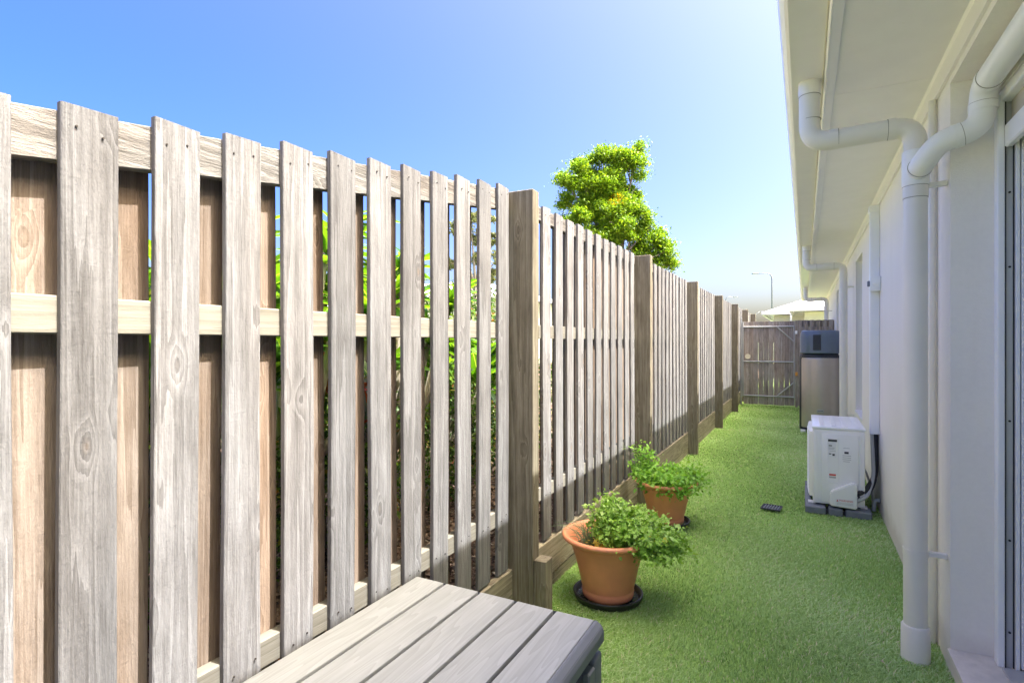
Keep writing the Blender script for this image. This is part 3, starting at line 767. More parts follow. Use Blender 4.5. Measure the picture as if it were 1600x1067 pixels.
# side panel relief (faces the camera)
for x0, x1 in ((0.085, 0.092), (0.108, 0.116), (0.396, 0.404)):
    sub('panel_groove', x0, x1, ay0 - .004, ay0 + .002, az0 + .03, az1 - .055, M['acwhite'], ac, .0015)
sp = sub('side_panel', 0.130, 0.386, ay0 - .008, ay0 + .002, az0 + .02, az1 - .055, M['acwhite'], ac, .004, 2)
hr = sub('handle_recess', 0.165, 0.245, ay0 - .0125, ay0 - .007, az0 + .18, az1 - .085, M['acwhite'], ac, .002)
sub('handle_slot', 0.172, 0.236, ay0 - .0135, ay0 - .0126, az1 - .118, az1 - .100, M['rubber'], hr, 0)
sub('sticker', 0.170, 0.228, ay0 - .0138, ay0 - .0127, az1 - .245, az1 - .122, M['sticker'], hr, 0)
for x0, x1, z0, z1, mm in ((.177, .200, .56, .568, 'ink'), (.177, .218, .545, .549, 'inkgrey'), (.177, .215, .535, .538, 'inkgrey'), (.178, .195, .492, .500, 'ink'), (.203, .220, .482, .498, 'ink'), (.182, .226, .518, .521, 'inkgrey')):
    sub('print', x0, x1, ay0 - .0146, ay0 - .0139, z0, z1, M[mm], hr, 0)
sub('print', .180, .228, ay0 - .0138, ay0 - .0127, .318, .332, M['red'], hr, 0); sub('print', .180, .228, ay0 - .0138, ay0 - .0127, .298, .312, M['inkgrey'], hr, 0)
for z0, z1, x0, x1, mm in ((.505, .522, .288, .318, 'ink'), (.55, .553, .28, .325, 'inkgrey'), (.488, .492, .275, .335, 'inkgrey'), (.472, .476, .275, .335, 'inkgrey'), (.456, .460, .275, .335, 'inkgrey'), (.44, .444, .28, .325, 'inkgrey')):
    sub('print', x0, x1, ay0 - .0095, ay0 - .0085, z0, z1, M[mm], sp, 0)
# valve cover: wedge
vc = prism('valve_cover', [(0.185, 0.085), (0.372, 0.075), (0.374, 0.275), (0.345, 0.285), (0.20, 0.205), (0.185, 0.185)], 'Y', ay0 - .075, ay0 - .0085, M['acwhite'], ac, .008)
sub('warning_label', 0.222, 0.352, ay0 - .0775, ay0 - .0755, 0.092, 0.150, M['sticker'], vc, 0)
text_obj('warning_text', 'WARNING', 0.020, M['red'], vc, (0.295, ay0 - .0781, 0.137), (math.pi / 2, 0, 0))
q = obj('warning_triangle', poly_prism(bmesh.new(), [(.228, .128), (.244, .128), (.236, .143)], 'Y', ay0 - .0784, ay0 - .0777), M['red'], vc, -ppos(vc))
for z in (.105, .112, .119): sub('print', .232, .342, ay0 - .0784, ay0 - .0777, z, z + .002, M['inkgrey'], vc, 0)
# fan grille on the passage side, bowed
fg = prism('fan_grille', [(ax0 - .001, 5.30), (ax0 - .026, 5.33), (ax0 - .034, 5.55), (ax0 - .034, 5.78), (ax0 - .026, 6.00), (ax0 - .001, 6.04)], 'Z', 0.12, 0.66, M['acwhite'], ac)
for k in range(22):
    z = .135 + k * .0235
    q = prism('grille_bar', [(ax0 - .0265, 5.328), (ax0 - .0345, 5.55), (ax0 - .0345, 5.78), (ax0 - .0265, 6.00), (ax0 - .031, 6.00), (ax0 - .040, 5.78), (ax0 - .040, 5.55), (ax0 - .031, 5.328)], 'Z', z, z + .008, M['white'], None)
    q.parent = fg; q.location = -ppos(fg)
for y0 in (5.30, 5.97):
    sub('foot', ax0 - .035, ax0 + .02, y0, y0 + .07, 0.0625, 0.0745, M['acwhite'], ac, .002); sub('foot', ax1 - .03, ax1 + .02, y0, y0 + .07, 0.0625, 0.0745, M['acwhite'], ac, .002)
tube_obj('grey_conduit', fillet([(0.374, 5.235, 0.135), (0.445, 5.28, 0.17), (0.505, 5.42, 0.30), (0.508, 5.55, 0.50), (0.503, 5.55, 0.66)], [0, .04, .09, .08, 0], 6), 0.0145, M['hose'], ac, 12)
tube_obj('insulated_pipe', fillet([(0.374, 5.25, 0.19), (0.44, 5.31, 0.21), (0.522, 5.46, 0.31), (0.530, 5.56, 0.45), (0.528, 5.56, 0.66)], [0, .04, .09, .08, 0], 6), 0.021, M['rubber'], ac, 12)
tube_obj('insulated_pipe', fillet([(0.374, 5.27, 0.16), (0.45, 5.34, 0.16), (0.522, 5.50, 0.26), (0.532, 5.585, 0.45), (0.530, 5.585, 0.66)], [0, .04, .09, .08, 0], 6), 0.017, M['rubber'], ac, 12)
tube_obj('drain_elbow', fillet([(0.55, 5.45, 0.11), (0.515, 5.45, 0.11), (0.505, 5.45, 0.02)], [0, .03, 0], 5), 0.015, M['hose'], ac, 10)
tube_obj('pale_hose', fillet([(0.432, 5.9, 0.30), (0.47, 5.75, 0.30), (0.51, 5.62, 0.16), (0.515, 5.60, 0.02)], [0, .05, .08, 0], 5), 0.009, M['hose'], ac, 8)

# ------------------------------------------------------------------ drain grate
dg = empty('drain_grate', (-0.245, 5.145, 0.02), 'small black plastic drain grate set in the artificial grass', 'drain', rz=-.12)
bm = bmesh.new(); bx(bm, -.075, .075, -.075, -.066, 0, .010); bx(bm, -.075, .075, .066, .075, 0, .010); bx(bm, -.075, -.066, -.066, .066, 0, .010); bx(bm, .066, .075, -.066, .066, 0, .010)
obj('rim', bm, M['rubber'], dg)
bm = bmesh.new(); bx(bm, -.066, .066, -.066, .066, 0.0, .002); obj('pit', bm, M['dark'], dg)
for k in range(6): 
    b_ = bmesh.new(); bx(b_, -.004, .004, -.066, .066, 0.003, .009); obj('bar', b_, M['greypad'], dg, (-.052 + k * .021, 0, 0))

# ------------------------------------------------------------------ storage bench
bench = empty('storage_box', (-0.89, 0.95, 0), 'grey resin outdoor storage box with a slatted woodgrain lid in the foreground', 'storage box')
BP = Vector((-0.89, 0.95, 0)); bz = 0.58; by0, by1 = 0.22, 1.60
edges = [-1.228, -1.106, -0.966, -0.828, -0.690, -0.562]
for i in range(5):
    g0_ = 0.0 if i == 0 else 0.0055; g1_ = 0.0055 if i < 4 else 0.0
    box('plank', edges[i] + g0_, edges[i + 1] - g1_, by0 + .02, by1 - .004, bz - .022, bz, M['resin'], bench, .0035, 2)
box('lid_base', -1.224, -.566, by0 + .02, by1 - .01, bz - .05, bz - .032, M['dark'], bench)  # near-black colour paints shade into the gaps between the planks
# rounded bevelled trim along the passage side and end
prism('lid_edge', [(-.5615, bz - .05), (-.5615, bz - .001), (-.554, bz - .002), (-.538, bz - .014), (-.532, bz - .028), (-.532, bz - .058), (-.537, bz - .062), (-.545, bz - .062)], 'Y', by0, by1 + .0, M['resin_trim'], bench, .002)
prism('lid_edge', [(by1 - .0035, bz - .05), (by1 - .0035, bz - .003), (by1 + .006, bz - .008), (by1 + .010, bz - .02), (by1 + .010, bz - .075), (by1 + .002, bz - .08), (by1 - .004, bz - .08)], 'X', -1.225, -.562, M['resin_trim'], bench, .001)
box('corner_post', -.600, -.536, by1 - .075, by1 - .006, 0.0, bz - .082, M['resin_trim'], bench, .01, 3)
box('corner_post', -1.218, -1.154, by1 - .075, by1 - .006, 0.0, bz - .082, M['resin_trim'], bench, .01, 3)
box('corner_post', -.600, -.536, by0 + .006, by0 + .075, 0.0, bz - .082, M['resin_trim'], bench, .01, 3)
box('corner_post', -1.218, -1.154, by0 + .006, by0 + .075, 0.0, bz - .082, M['resin_trim'], bench, .01, 3)
for z0, z1 in ((0.03, 0.155), (0.162, 0.287), (0.294, 0.419)):
    box('side_panel', -.585, -.556, by0 + .076, by1 - .076, z0, z1, M['resin'], bench, .004)
    box('side_panel', -1.153, -.601, by1 - .045, by1 - .018, z0, z1, M['resin'], bench, .004)
    box('side_panel', -1.205, -1.176, by0 + .076, by1 - .076, z0, z1, M['resin'], bench, .004)
box('body_rim', -.60, -.548, by0 + .076, by1 - .076, 0.425, 0.49, M['resin_dark'], bench, .006)
box('body_rim', -1.153, -.601, by1 - .05, by1 - .012, 0.425, 0.49, M['resin_dark'], bench, .006)
box('liner', -1.17, -.59, by0 + .05, by1 - .05, 0.02, 0.53, M['resin_dark'], bench)
box('hinge_block', -.556, -.530, by1 - .135, by1 - .085, 0.30, 0.49, M['resin_trim'], bench, .004)

# ------------------------------------------------------------------ pots
def pot(loc, s, lab, labs):
    e = empty('flower_pot', (loc[0], loc[1], .012), lab, 'flower pot', 'terracotta coloured pots standing on the turf')
    prof = [(0, 0.004), (.115, .004), (.136, .010), (.140, .022), (.143, .045), (.140, .052), (.142, .060), (.164, .16), (.184, .235), (.202, .285), (.208, .296), (.206, .304), (.216, .312), (.238, .318), (.252, .330), (.253, .340), (.245, .348), (.230, .348),
            (.220, .338), (.208, .318), (.194, .27), (.182, .24)]
    prof = [(r * s, z * s) for r, z in prof]
    obj('pot_body', lathe(bmesh.new(), prof, 64), M['terracotta'], e, smooth=True)
    bm = bmesh.new(); rr = [(0.0, .272), (.06, .274), (.12, .268), (.190, .262)]
    lathe(bm, [(max(r, .001) * s, z * s) for r, z in rr], 32)
    obj('soil', bm, M['soil'], e, smooth=True)
    sa = obj('pot_saucer', lathe(bmesh.new(), [(r * s, z) for r, z in ((.001, .010), (.165, .010), (.172, .014), (.178, .040), (.186, .044), (.192, .040), (.190, .034), (.182, .012), (.176, .002), (.001, .002))], 56), M['saucer'], None, (loc[0], loc[1], 0.001), smooth=True)
    tag(sa, labs, 'saucer', 'black saucers under the pots'); return e
P1 = Vector((-0.965, 2.965, 0)); P2 = Vector((-0.955, 4.38, 0))
pot(P1, 1.0, 'nearer terracotta pot holding leaning parsley and chives', 'black saucer under the nearer pot of parsley')
pot(P2, 0.95, 'farther terracotta pot of bushy mint by the fence', 'black saucer under the farther pot of mint')

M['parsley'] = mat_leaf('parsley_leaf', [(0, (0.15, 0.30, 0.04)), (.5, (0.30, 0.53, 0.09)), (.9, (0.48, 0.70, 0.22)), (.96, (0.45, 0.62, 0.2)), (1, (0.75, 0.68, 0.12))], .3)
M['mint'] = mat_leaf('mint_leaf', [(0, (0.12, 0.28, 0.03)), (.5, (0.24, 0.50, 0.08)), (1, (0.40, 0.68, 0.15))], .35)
M['stem'] = mat_plain('green_stem', (0.20, 0.32, 0.10), .6)
def pairs_plant(root, n, spread, lean, hmin, hmax, leafmat, lsize, lob, per, label, cat, parts='leaves', rimr=.15, droop=.35, fall=.25):
    """many soft stems from the soil, each ending in leaf sprays"""
    e = empty('herb_plant', root, label, cat)
    sb = bmesh.new(); CC = []; DD = []; tn = []
    for i in range(n):
        a = rnd.random() * 2 * math.pi; rr = rimr * math.sqrt(rnd.random())
        b0 = Vector((rr * math.cos(a), rr * math.sin(a), 0)) + Vector((lean.x, lean.y, 0)) * .12
        out = Vector((math.cos(a), math.sin(a), 0)) * spread * rnd.uniform(.3, 1) + lean * rnd.uniform(.4, 1.15)
        h = rnd.uniform(hmin, hmax)
        h *= 1 - fall * min(1, out.length / .30)
        tip = b0 + out + Vector((0, 0, h - droop * out.length * rnd.random()))
        mid = b0 + out * .4 + Vector((0, 0, h * .75))
        tube(sb, [b0, mid, tip], [.0022, .0018, .001], 4, False)
        for k in range(per):
            u = .45 + .6 * rnd.random(); c = b0 * (1 - u) ** 2 + mid * 2 * u * (1 - u) + tip * u * u if u < 1 else tip
            off = Vector((rnd.gauss(0, 1), rnd.gauss(0, 1), rnd.gauss(0, .7))) * lsize * 1.1
            CC.append(c + off); DD.append(off.normalized() + Vector((0, 0, -.1)))
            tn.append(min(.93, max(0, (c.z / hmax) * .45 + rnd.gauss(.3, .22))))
    obj('stems', sb, M['stem'], e)['kind'] = 'stuff'
    o = leaves(parts, np.array([tuple(c) for c in CC]), lsize, leafmat, e, width=.6, fold=.3, up=.5, dirs=np.array([tuple(c) for c in DD]), lobed=lob, tone=np.array(tn))
    o['kind'] = 'stuff'
    return e
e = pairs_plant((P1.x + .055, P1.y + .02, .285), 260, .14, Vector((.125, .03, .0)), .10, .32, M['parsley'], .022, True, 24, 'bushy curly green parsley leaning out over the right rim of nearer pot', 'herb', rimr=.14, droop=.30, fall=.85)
# yellowing leaves
Cn = np.array([P1.x + .25, P1.y - .02, .33]) - np.array([P1.x + .035, P1.y + .02, .285]) + rng.normal(size=(60, 3)) * np.array([.035, .03, .03])
C2 = np.array([-.075, -.13, .04]) + rng.normal(size=(40, 3)) * np.array([.03, .02, .02])
o = leaves('yellow_leaves', np.concatenate([Cn, C2]), .024, M['parsley'], e, up=.5, lobed=True, tone=np.full(100, 1.0)); o['kind'] = 'stuff'
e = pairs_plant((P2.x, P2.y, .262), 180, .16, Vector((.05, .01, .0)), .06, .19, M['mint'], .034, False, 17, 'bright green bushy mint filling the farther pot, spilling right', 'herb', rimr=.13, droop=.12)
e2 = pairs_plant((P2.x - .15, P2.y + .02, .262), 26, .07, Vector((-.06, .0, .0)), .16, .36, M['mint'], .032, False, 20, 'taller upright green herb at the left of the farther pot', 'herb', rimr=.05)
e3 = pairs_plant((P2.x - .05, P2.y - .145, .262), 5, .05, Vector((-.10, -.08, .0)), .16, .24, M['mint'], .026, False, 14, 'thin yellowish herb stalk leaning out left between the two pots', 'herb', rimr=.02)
# chives
ch = empty('chives', (P1.x - .085, P1.y - .05, .27), 'thin blue-green chives arching over left rim of nearer pot', 'herb')
M['chive'] = mat_plain('chive', (0.16, 0.27, 0.13), .5, var=.3, scale=20)
bm = bmesh.new()
for i in range(46):
    a = rnd.random() * 6.28; b0 = Vector((rnd.gauss(0, .022), rnd.gauss(0, .03), 0)); o_ = Vector((math.cos(a) * .05 - .05, math.sin(a) * .06, 0)) * rnd.uniform(.3, 1.9)
    h = rnd.uniform(.07, .15); tube(bm, [b0, b0 + o_ * .3 + Vector((0, 0, h * .7)), b0 + o_ * .75 + Vector((0, 0, h)), b0 + o_ * 1.25 + Vector((0, 0, h * .85))], [.0019, .0017, .0013, .0004], 4, False)
obj('blades', bm, M['chive'], ch)['kind'] = 'stuff'
bm = bmesh.new()
for i in range(90):
    a = rnd.random() * 6.28; b0 = Vector((rnd.uniform(-.03, .17), rnd.uniform(-.09, .0), rnd.uniform(0, .02))); d_ = Vector((math.cos(a), math.sin(a), rnd.uniform(-.2, .9))) * rnd.uniform(.02, .05)
    tube(bm, [b0, b0 + d_], [.0013, .0006], 3, False)
obj('dry_straw', bm, mat_plain('straw', (.42, .30, .16), .8), ch)['kind'] = 'stuff'

# ------------------------------------------------------------------ garden behind the fence
M['frang'] = None
def mat_bigleaf(name, c1, c2, vein):
    t = NT(name); v = t.coords(); oi = t.n.new('ShaderNodeObjectInfo')
    sepx = t.n.new('ShaderNodeSeparateXYZ'); t.link(v, sepx.inputs[0])
    col = t.mix(oi.outputs['Random'], c1, c2)
    mid = t.math('LESS_THAN', t.math('ABSOLUTE', sepx.outputs[1]), .0025)
    col = t.mix(mid, col, vein); t.base(col); t.rough(.32)
    tr = t.n.new('ShaderNodeBsdfTranslucent'); t.link(t.mix(1.0, col, (1.7, 1.5, .35, 1), 'MULTIPLY'), tr.inputs[0])
    ms = t.n.new('ShaderNodeMixShader'); ms.inputs[0].default_value = .5
    t.link(t.b.outputs[0], ms.inputs[1]); t.link(tr.outputs[0], ms.inputs[2]); t.link(ms.outputs[0], t.n['Material Output'].inputs[0])
    return t.m
M['frang'] = mat_bigleaf('broad_glossy_leaf', (0.045, 0.14, 0.015), (0.13, 0.28, 0.03), (0.28, 0.40, 0.14))
def bigleaf_mesh(L, w, droop):
    bm = bmesh.new(); n = 7; rows = []
    for i in range(n + 1):
        u = i / n; ww = w * .5 * math.sin(math.pi * min(1, u ** .8 * .97 + .03)) ** .8 * (1 if u < .98 else .2)
        x = L * u; z = -droop * L * u * u + .12 * L * u
        rows.append([bm.verts.new((x, -ww, z + ww * .35)), bm.verts.new((x, 0, z)), bm.verts.new((x, ww, z + ww * .35))])
    for a, b in zip(rows, rows[1:]):
        for k in range(2): bm.faces.new((a[k], a[k + 1], b[k + 1], b[k]))
    me = bpy.data.meshes.new('leaf'); bm.to_mesh(me); bm.free(); me.materials.append(M['frang'])
    me.polygons.foreach_set('use_smooth', [True] * len(me.polygons)); return me
bigs = [bigleaf_mesh(.24, .075, .25), bigleaf_mesh(.30, .085, .45), bigleaf_mesh(.20, .07, .1)]
M['petal'] = mat_plain('cream_yellow_petal', (.85, .62, .15), .5)
def frangipani(x, y, z0, heads, label, nleaf=15, flowers=()):
    e = empty('frangipani', (x, y, z0), label, 'shrub', 'broad-leaved shrubs behind the fence')
    tr = bmesh.new(); base = Vector((0, 0, -.1)); fork = Vector((0, 0, .35))
    tube(tr, [base, fork], [.04, .032], 8)
    hmax_ = max(h[2] for h in heads)
    heads = list(heads) + [(rnd.uniform(-.35, .4), rnd.uniform(-.5, .5), rnd.uniform(.95, hmax_)) for _ in range(17 - len(heads))]
    heads = [(min(hx, -1.73 - x), hy, hz) for hx, hy, hz in heads]
    for hx, hy, hz in heads:
        tp = Vector((hx, hy, hz)); m_ = fork.lerp(tp, .5) + Vector((hx * .2, hy * .2, -.05))
        tube(tr, [fork, m_, tp], [.028, .022, .017], 7)
    obj('branches', tr, M['barkpale'], e, smooth=True)
    for hx, hy, hz in heads:
        for k in range(nleaf):
            o = bpy.data.objects.new('leaf', bigs[rnd.randrange(3)]); link(o, e)
            o.location = (hx, hy, hz - rnd.uniform(0, .09)); a = k * 2.4 + rnd.random() * .4
            o.rotation_euler = (rnd.uniform(-.4, .4), -rnd.uniform(-.35, 1.1), a); s = rnd.uniform(.75, 1.15); o.scale = (s, s, s)
    for fx, fy, fz in flowers:
        bm = bmesh.new()
        for q in range(4):
            c = Vector((rnd.gauss(0, .03), rnd.gauss(0, .03), rnd.gauss(0, .03)))
            for k in range(5):
                a = k * 1.2566; d = Vector((math.cos(a), math.sin(a), .5)).normalized() * .035; s_ = Vector((-math.sin(a), math.cos(a), 0)) * .014
                vs = [bm.verts.new(c), bm.verts.new(c + d * .6 + s_), bm.verts.new(c + d), bm.verts.new(c + d * .6 - s_)]; bm.faces.new(vs)
        obj('flowers', bm, M['petal'], e, (fx, fy, fz))['kind'] = 'stuff'
    return e
frangipani(-2.05, 1.55, .25, [(0, 0, 1.45), (-.25, .15, 1.62), (.22, -.2, 1.4), (.05, .35, 1.6), (-.15, -.35, 1.35), (.25, .2, 1.2), (.2, -.1, 1.05), (-.1, .5, 1.7), (.3, .45, 1.35), (-.3, .4, 1.3)], 'broad-leaved bright green frangipani behind the middle of the nearest fence bay', 15, [(.15, -.3, 1.5), (.25, .1, 1.3)])
frangipani(-1.95, 0.85, .25, [(0, 0, 1.3), (.15, .25, 1.2), (-.2, -.2, 1.35), (.1, -.25, 1.1), (.2, .1, .95), (-.1, .35, 1.4)], 'tall broad-leaved shrub with yellow flowers behind the leftmost fence gaps', 15, [(.2, .05, 1.30), (.2, .3, 1.36)])
frangipani(-2.15, 2.35, .25, [(0, 0, 1.45), (-.2, .25, 1.5), (.2, .1, 1.6), (.1, -.3, 1.75), (-.3, -.1, 1.7), (.2, .3, 1.2), (.25, -.1, 1.1), (.3, .35, 1.4), (-.1, .5, 1.25), (.3, -.3, 1.35)], 'broad-leaved green shrub behind the fence left of the first tall post', 15)
frangipani(-2.3, 3.3, .25, [(0, 0, 1.0), (.2, .3, 1.0), (.1, -.35, 1.2), (.3, .0, .9), (0, -.6, 1.1), (.1, .6, .95)], 'lower broad-leaved shrub behind the fence beside the first tall post', 14)

M['hedge'] = mat_leaf('hedge_leaf', [(0, (0.025, 0.055, 0.012)), (.5, (0.065, 0.14, 0.022)), (.9, (0.16, 0.27, 0.04)), (1, (0.34, 0.14, 0.05))], .4)
def bush(x, y, z0, rx, ry, rz, n, lsize, label, mat='hedge', nst=18):
    e = empty('hedge_bush', (x, y, z0), label, 'shrub', 'small-leaved bushes behind the fence')
    bm = bmesh.new(); C = []
    for i in range(nst):
        a = rnd.random() * 6.28; r = math.sqrt(rnd.random()); tp = Vector((math.cos(a) * r * rx, math.sin(a) * r * ry, rz * rnd.uniform(.7, 1.9) * (1 - .3 * r)))
        md = tp * .5 + Vector((rnd.gauss(0, .05), rnd.gauss(0, .05), .05)); tube(bm, [(0, 0, -.15), md, tp], [.011, .007, .003], 5, False)
    m = n; u = rng.normal(size=(m, 3)); u /= np.linalg.norm(u, axis=1)[:, None]; rr = rng.random(m) ** (1 / 2.2)
    P = u * rr[:, None] * np.array([rx, ry, rz]) + np.array([0, 0, rz])
    k = np.array([mn.noise(Vector(p) * 3.2 + Vector((x, y, 0))) for p in P]); P = P[k > -.16]
    obj('stems', bm, M['barkpale'], e)
    o = leaves('leaves', P, lsize, M[mat], e, width=.4, up=.2); o['kind'] = 'stuff'
for i, (x, y, rx, ry, rz, lab) in enumerate([(-2.15, .55, .55, .4, .50, 'small-leaved dark green bush behind the leftmost palings of the fence'), (-2.2, 1.35, .5, .45, .45, 'small-leaved green bush below the frangipani behind the fence'),
    (-2.25, 2.15, .5, .5, .52, 'small-leaved bush with reddish tips behind the palings above the storage box'), (-2.3, 3.0, .55, .5, .55, 'dense small-leaved bush behind the palings left of the first post'), (-2.4, 3.9, .6, .55, .50, 'small-leaved bush behind the fence just past the first tall post'),
    (-2.5, 5.0, .6, .7, .50, 'small-leaved bush behind the fence near the second tall post')]):
    bush(x, y, .3, rx, ry, rz, 9000, .036, lab)
for x, y, rx, ry, rz, lab in ((-3.3, 1.5, .5, .75, .80, 'tall dark backdrop bush behind the frangipani at the left'), (-3.4, 3.1, .5, .95, .85, 'tall dark backdrop bush farther along the garden bed'), (-3.3, 5.2, .5, 1.3, .92, 'dark backdrop bush beyond the first tall post')):
    bush(x, y, .3, rx, ry, rz, 11000, .055, lab)
M['croton'] = mat_leaf('croton_leaf', [(0, (0.35, 0.05, 0.03)), (.6, (0.55, 0.13, 0.05)), (1, (0.25, 0.30, 0.05))], .35)
e = empty('red_shrub', (-1.95, 1.95, .3), 'small red-leaved shrub behind the fence in the gap at mid rail height', 'shrub')
obj('stems', tube(bmesh.new(), [(0, 0, -.1), (.02, .02, .7), (0, 0, 1.12)], [.012, .01, .006], 6), M['barkpale'], e)
o = leaves('leaves', np.array([0, 0, .98]) + rng.normal(size=(130, 3)) * np.array([.10, .10, .12]), .10, M['croton'], e, width=.3); o['kind'] = 'stuff'

# bright tree beyond the fence
M['treeleaf'] = mat_leaf('bright_tree_leaf', [(0, (0.035, 0.09, 0.006)), (.45, (0.15, 0.29, 0.014)), (.92, (0.32, 0.45, 0.03)), (1, (0.60, 0.42, 0.02))], .5)
def world_at(u, v, fwd):
    r = (u - 800) / FOC * fwd; c, s = math.cos(TH), math.sin(TH)
    return Vector((r * c - fwd * s, r * s + fwd * c, 1.42 + (533.5 - v) / FOC * fwd))
def tree(name, blobs, fwd, trunk_uv, label, leafn, lsize, mat, seed, flat=.8, thin=-.05, nsc=1.6, cat='tree', bark='bark'):
    base = world_at(trunk_uv[0], 534, fwd); base.z = 0
    e = empty(name, base, label, cat); pxm = fwd / FOC
    bm = bmesh.new(); C = []; rr_ = random.Random(seed)
    trunk_top = world_at(trunk_uv[0], trunk_uv[1], fwd) - base
    tube(bm, [(0, 0, -.1), trunk_top * .5 + Vector((.08, 0, 0)), trunk_top], [.16 * fwd / 16, .12 * fwd / 16, .07 * fwd / 16], 10)
    tot = sum(b[2] ** 2 for b in blobs)
    for (u, v, r) in blobs:
        d = fwd + rr_.uniform(-.6, .6) * r * pxm
        c = world_at(u, v, d) - base; R = r * pxm
        md = trunk_top.lerp(c, .5) + Vector((rr_.gauss(0, .1), rr_.gauss(0, .1), -.1)); st = trunk_top * rr_.uniform(.75, 1)
        tube(bm, [st, md, c], [.05 * fwd / 16, .03 * fwd / 16, .012], 6)
        for k in range(7):
            q = Vector((rr_.gauss(0, 1), rr_.gauss(0, 1), rr_.gauss(0, 1))).normalized() * R * .85; tube(bm, [c.lerp(md, .3), c + q * .5, c + q], [.014, .009, .004], 4, False)
        # clumps
        nc = max(5, int(10 * (R / .5) ** 2)); per = int(leafn * r * r / tot / nc)
        for k in range(nc):
            q = rng.normal(size=3); q /= np.linalg.norm(q); cc = np.array(c) + q * R * rng.random() ** .35 * .88
            C.append(cc + rng.normal(size=(per, 3)) * np.array([.20, .20, .13]) * max(.6, R * 1.1) * rng.uniform(.6, 1.25))
    C = np.concatenate(C)
    obj('trunk', bm, M[bark], e, smooth=True)
    tn = (rng.random(len(C)) * .8 + .1); o_c = world_at(967, 322, fwd) - base
    if name == 'leafy_tree':
        dd = np.linalg.norm((C - np.array(o_c)) * np.array([1, .6, 1]), axis=1); tn = np.where((dd < .32) & (rng.random(len(C)) < .5), 1.0, tn)
    o = leaves('crown', C, lsize, M[mat], e, width=.45, up=.25, tone=tn); o['kind'] = 'stuff'
    return e
tree('leafy_tree', [(905, 262, 22), (935, 255, 24), (965, 255, 24), (988, 262, 20), (998, 233, 9), (890, 285, 20), (915, 300, 28), (950, 295, 30), (980, 300, 26), (885, 312, 14), (900, 335, 26), (935, 345, 26), (965, 350, 30), (995, 340, 22), (1010, 362, 22), (985, 378, 26), (1020, 385, 20), (1042, 392, 12), (1030, 408, 16), (1048, 412, 8), (950, 380, 25), (980, 410, 25), (920, 375, 20), (935, 322, 24), (960, 325, 24), (915, 330, 20), (945, 275, 24), (985, 312, 20)],
     15.0, (965, 420), 'tall bright yellow-green leafy tree rising beyond the fence', 120000, .07, 'treeleaf', 3)
M['gumleaf'] = mat_leaf('gum_leaf', [(0, (0.10, 0.13, 0.06)), (.5, (0.19, 0.22, 0.10)), (1, (0.33, 0.33, 0.17))], .3)
tree('gum_tree', [(715, 355, 12), (735, 345, 13), (760, 340, 14), (745, 370, 14), (722, 385, 10), (772, 375, 12), (705, 410, 9), (750, 405, 13), (780, 400, 10), (728, 425, 8), (765, 430, 12)], 30.0, (745, 450), 'far sparse gum tree seen through fence gaps left of first post', 9000, .16, 'gumleaf', 5, bark='barkpale')
M['farleaf'] = mat_leaf('far_leaf', [(0, (0.05, 0.09, 0.02)), (.5, (0.11, 0.18, 0.04)), (1, (0.2, 0.27, 0.07))], .35)
for i, (u0, f_) in enumerate([(330, 24), (480, 27), (620, 31), (250, 26), (560, 24)]):
    tree('round_tree', [(u0 - 22, 470, 20), (u0, 455, 24), (u0 + 25, 470, 20), (u0 + 5, 490, 26), (u0 - 15, 500, 20)], f_, (u0, 520), 'distant dark green tree glimpsed through the fence gaps, ' + ['third from left', 'fourth from left', 'farthest right', 'nearest the left edge', 'second from right'][i], 5000, .2, 'farleaf', 20 + i)

# ------------------------------------------------------------------ neighbouring houses
def hip_house(name, x0, x1, y0, y1, ez, pitch, label, wallm='cream', roofm='roof_white', ov=.45, windows=()):
    cx_, cy_ = (x0 + x1) / 2, (y0 + y1) / 2
    e = empty(name, (cx_, cy_, 0), label, 'house', 'neighbouring houses beyond the fences'); P = Vector((cx_, cy_, 0))
    box('wall', x0, x1, y0, y1, -.05, ez, M[wallm], e)
    X0, X1, Y0, Y1 = x0 - ov, x1 + ov, y0 - ov, y1 + ov; h = min(X1 - X0, Y1 - Y0) / 2; rz = h * pitch
    bm = bmesh.new(); z = ez + .16
    a = [bm.verts.new(p) for p in ((X0, Y0, z), (X1, Y0, z), (X1, Y1, z), (X0, Y1, z))]
    if (X1 - X0) > (Y1 - Y0): r0, r1 = bm.verts.new((X0 + h, cy_, z + rz)), bm.verts.new((X1 - h, cy_, z + rz)); F = [(a[0], a[1], r1, r0), (a[1], a[2], r1), (a[2], a[3], r0, r1), (a[3], a[0], r0)]
    else: r0, r1 = bm.verts.new((cx_, Y0 + h, z + rz)), bm.verts.new((cx_, Y1 - h, z + rz)); F = [(a[0], a[1], r0), (a[1], a[2], r1, r0), (a[2], a[3], r1), (a[3], a[0], r0, r1)]
    for f in F: bm.faces.new(f)
    bm.faces.new(a[::-1]); obj('roof', bm, M[roofm], e, -P)
    for q in ((X0 - .06, X1 + .06, Y0 - .10, Y0 - .001), (X0 - .06, X1 + .06, Y1 + .001, Y1 + .10), (X0 - .10, X0 - .001, Y0, Y1), (X1 + .001, X1 + .10, Y0, Y1)):
        box('gutter', *q, ez + .02, ez + .18, M['gutter'], e)
    for wx0, wx1, wz0, wz1 in windows:
        wi = box('window', wx0, wx1, y0 - .03, y0 - .001, wz0, wz1, M['glass'], e)
        for q in ((wx0 - .06, wx0, wz0 - .06, wz1 + .06), (wx1, wx1 + .06, wz0 - .06, wz1 + .06), (wx0, wx1, wz1, wz1 + .06), (wx0, wx1, wz0 - .06, wz0)):
            sub('frame', q[0] + .001, q[1] - .001, y0 - .05, y0 - .002, q[2] + .001, q[3] - .001, M['white'], wi, 0)
    return e
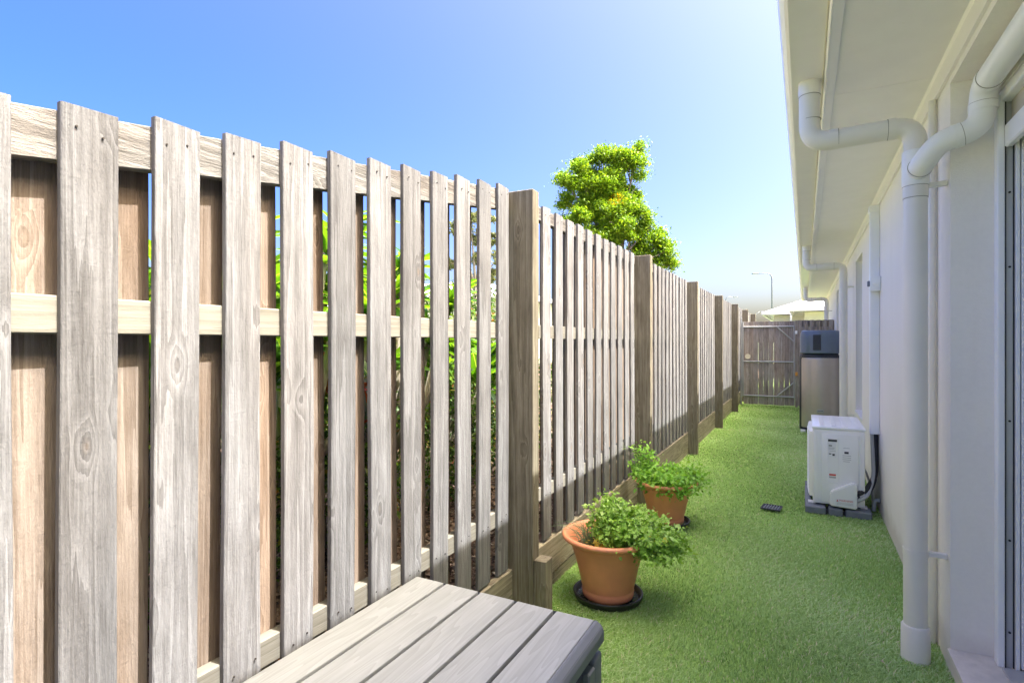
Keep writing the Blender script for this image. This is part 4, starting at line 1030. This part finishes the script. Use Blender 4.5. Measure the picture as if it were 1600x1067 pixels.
e = hip_house('neighbour_house', -1.35, 13.0, 30.5, 40.0, 2.72, .38, 'cream neighbouring house with a white hipped roof beyond the gate', windows=[(1.2, 2.6, 1.0, 2.2)])
box('porch_post', -0.62, -0.54, 29.9, 29.98, -.05, 2.74, M['white'], e, .005)
hip_house('neighbour_house', 0.0, 5.0, 25.5, 29.2, 2.62, .30, 'nearer low wing with flat cream fascia beside the white hipped roof', windows=[(0.9, 1.9, 1.2, 2.1)])
c1 = world_at(700, 534, 40); hip_house('neighbour_house', c1.x - 8, c1.x + 7, c1.y - 4, c1.y + 6, 4.0, .3, 'distant white-roofed house glimpsed between palings left of the first post')
c1 = world_at(380, 534, 34); hip_house('neighbour_house', c1.x - 9, c1.x + 6, c1.y - 4, c1.y + 6, 2.7, .3, 'distant pale house glimpsed through gaps in the nearest fence bay')

# ------------------------------------------------------------------ street lamps
def lamp(u, vtop, fwd, uh, vh, label):
    b = world_at(u, 534, fwd); b.z = 0; e = empty('street_lamp', b, label, 'street lamp', 'street lamps on tall steel poles beyond the fences')
    top = world_at(u, vtop, fwd) - b; hd = world_at(uh, vh, fwd) - b; top.z = hd.z + .05 if abs(vtop - vh) < 4 else top.z
    k = fwd / 60
    pole = fillet([(0, 0, 0), (0, 0, top.z), tuple(hd)], [0, abs(hd.x) * .5, 0], 8)
    n = len(pole); obj('pole', tube(bmesh.new(), pole, [max(.028, .085 - .05 * i / n) for i in range(n)], 10), M['lamp_steel'], e, smooth=True)
    d = (hd - top); d.z = 0; d.normalize()
    bm = bmesh.new(); bx(bm, -.12, .62, -.13, .13, -.07, .05, .03, 2)
    q = obj('lamp_head', bm, M['lamp_steel'], e, tuple(hd), smooth='auto'); q.rotation_euler = (0, 0, math.atan2(d.y, d.x))
    bm = bmesh.new(); bx(bm, .1, .56, -.10, .10, -.085, -.071, .004); q2 = obj('lens', bm, M['white'], q)
lamp(1206.3, 427, 60, 1184, 427.5, 'largest street lamp, its arm bent left, above the white roof')
lamp(1134.5, 467, 82, 1147, 464, 'smaller street lamp arm pointing right, just above the fence')
lamp(1180.5, 491, 125, 1188, 486.5, 'faint farthest street lamp arm between fence end and white roof')
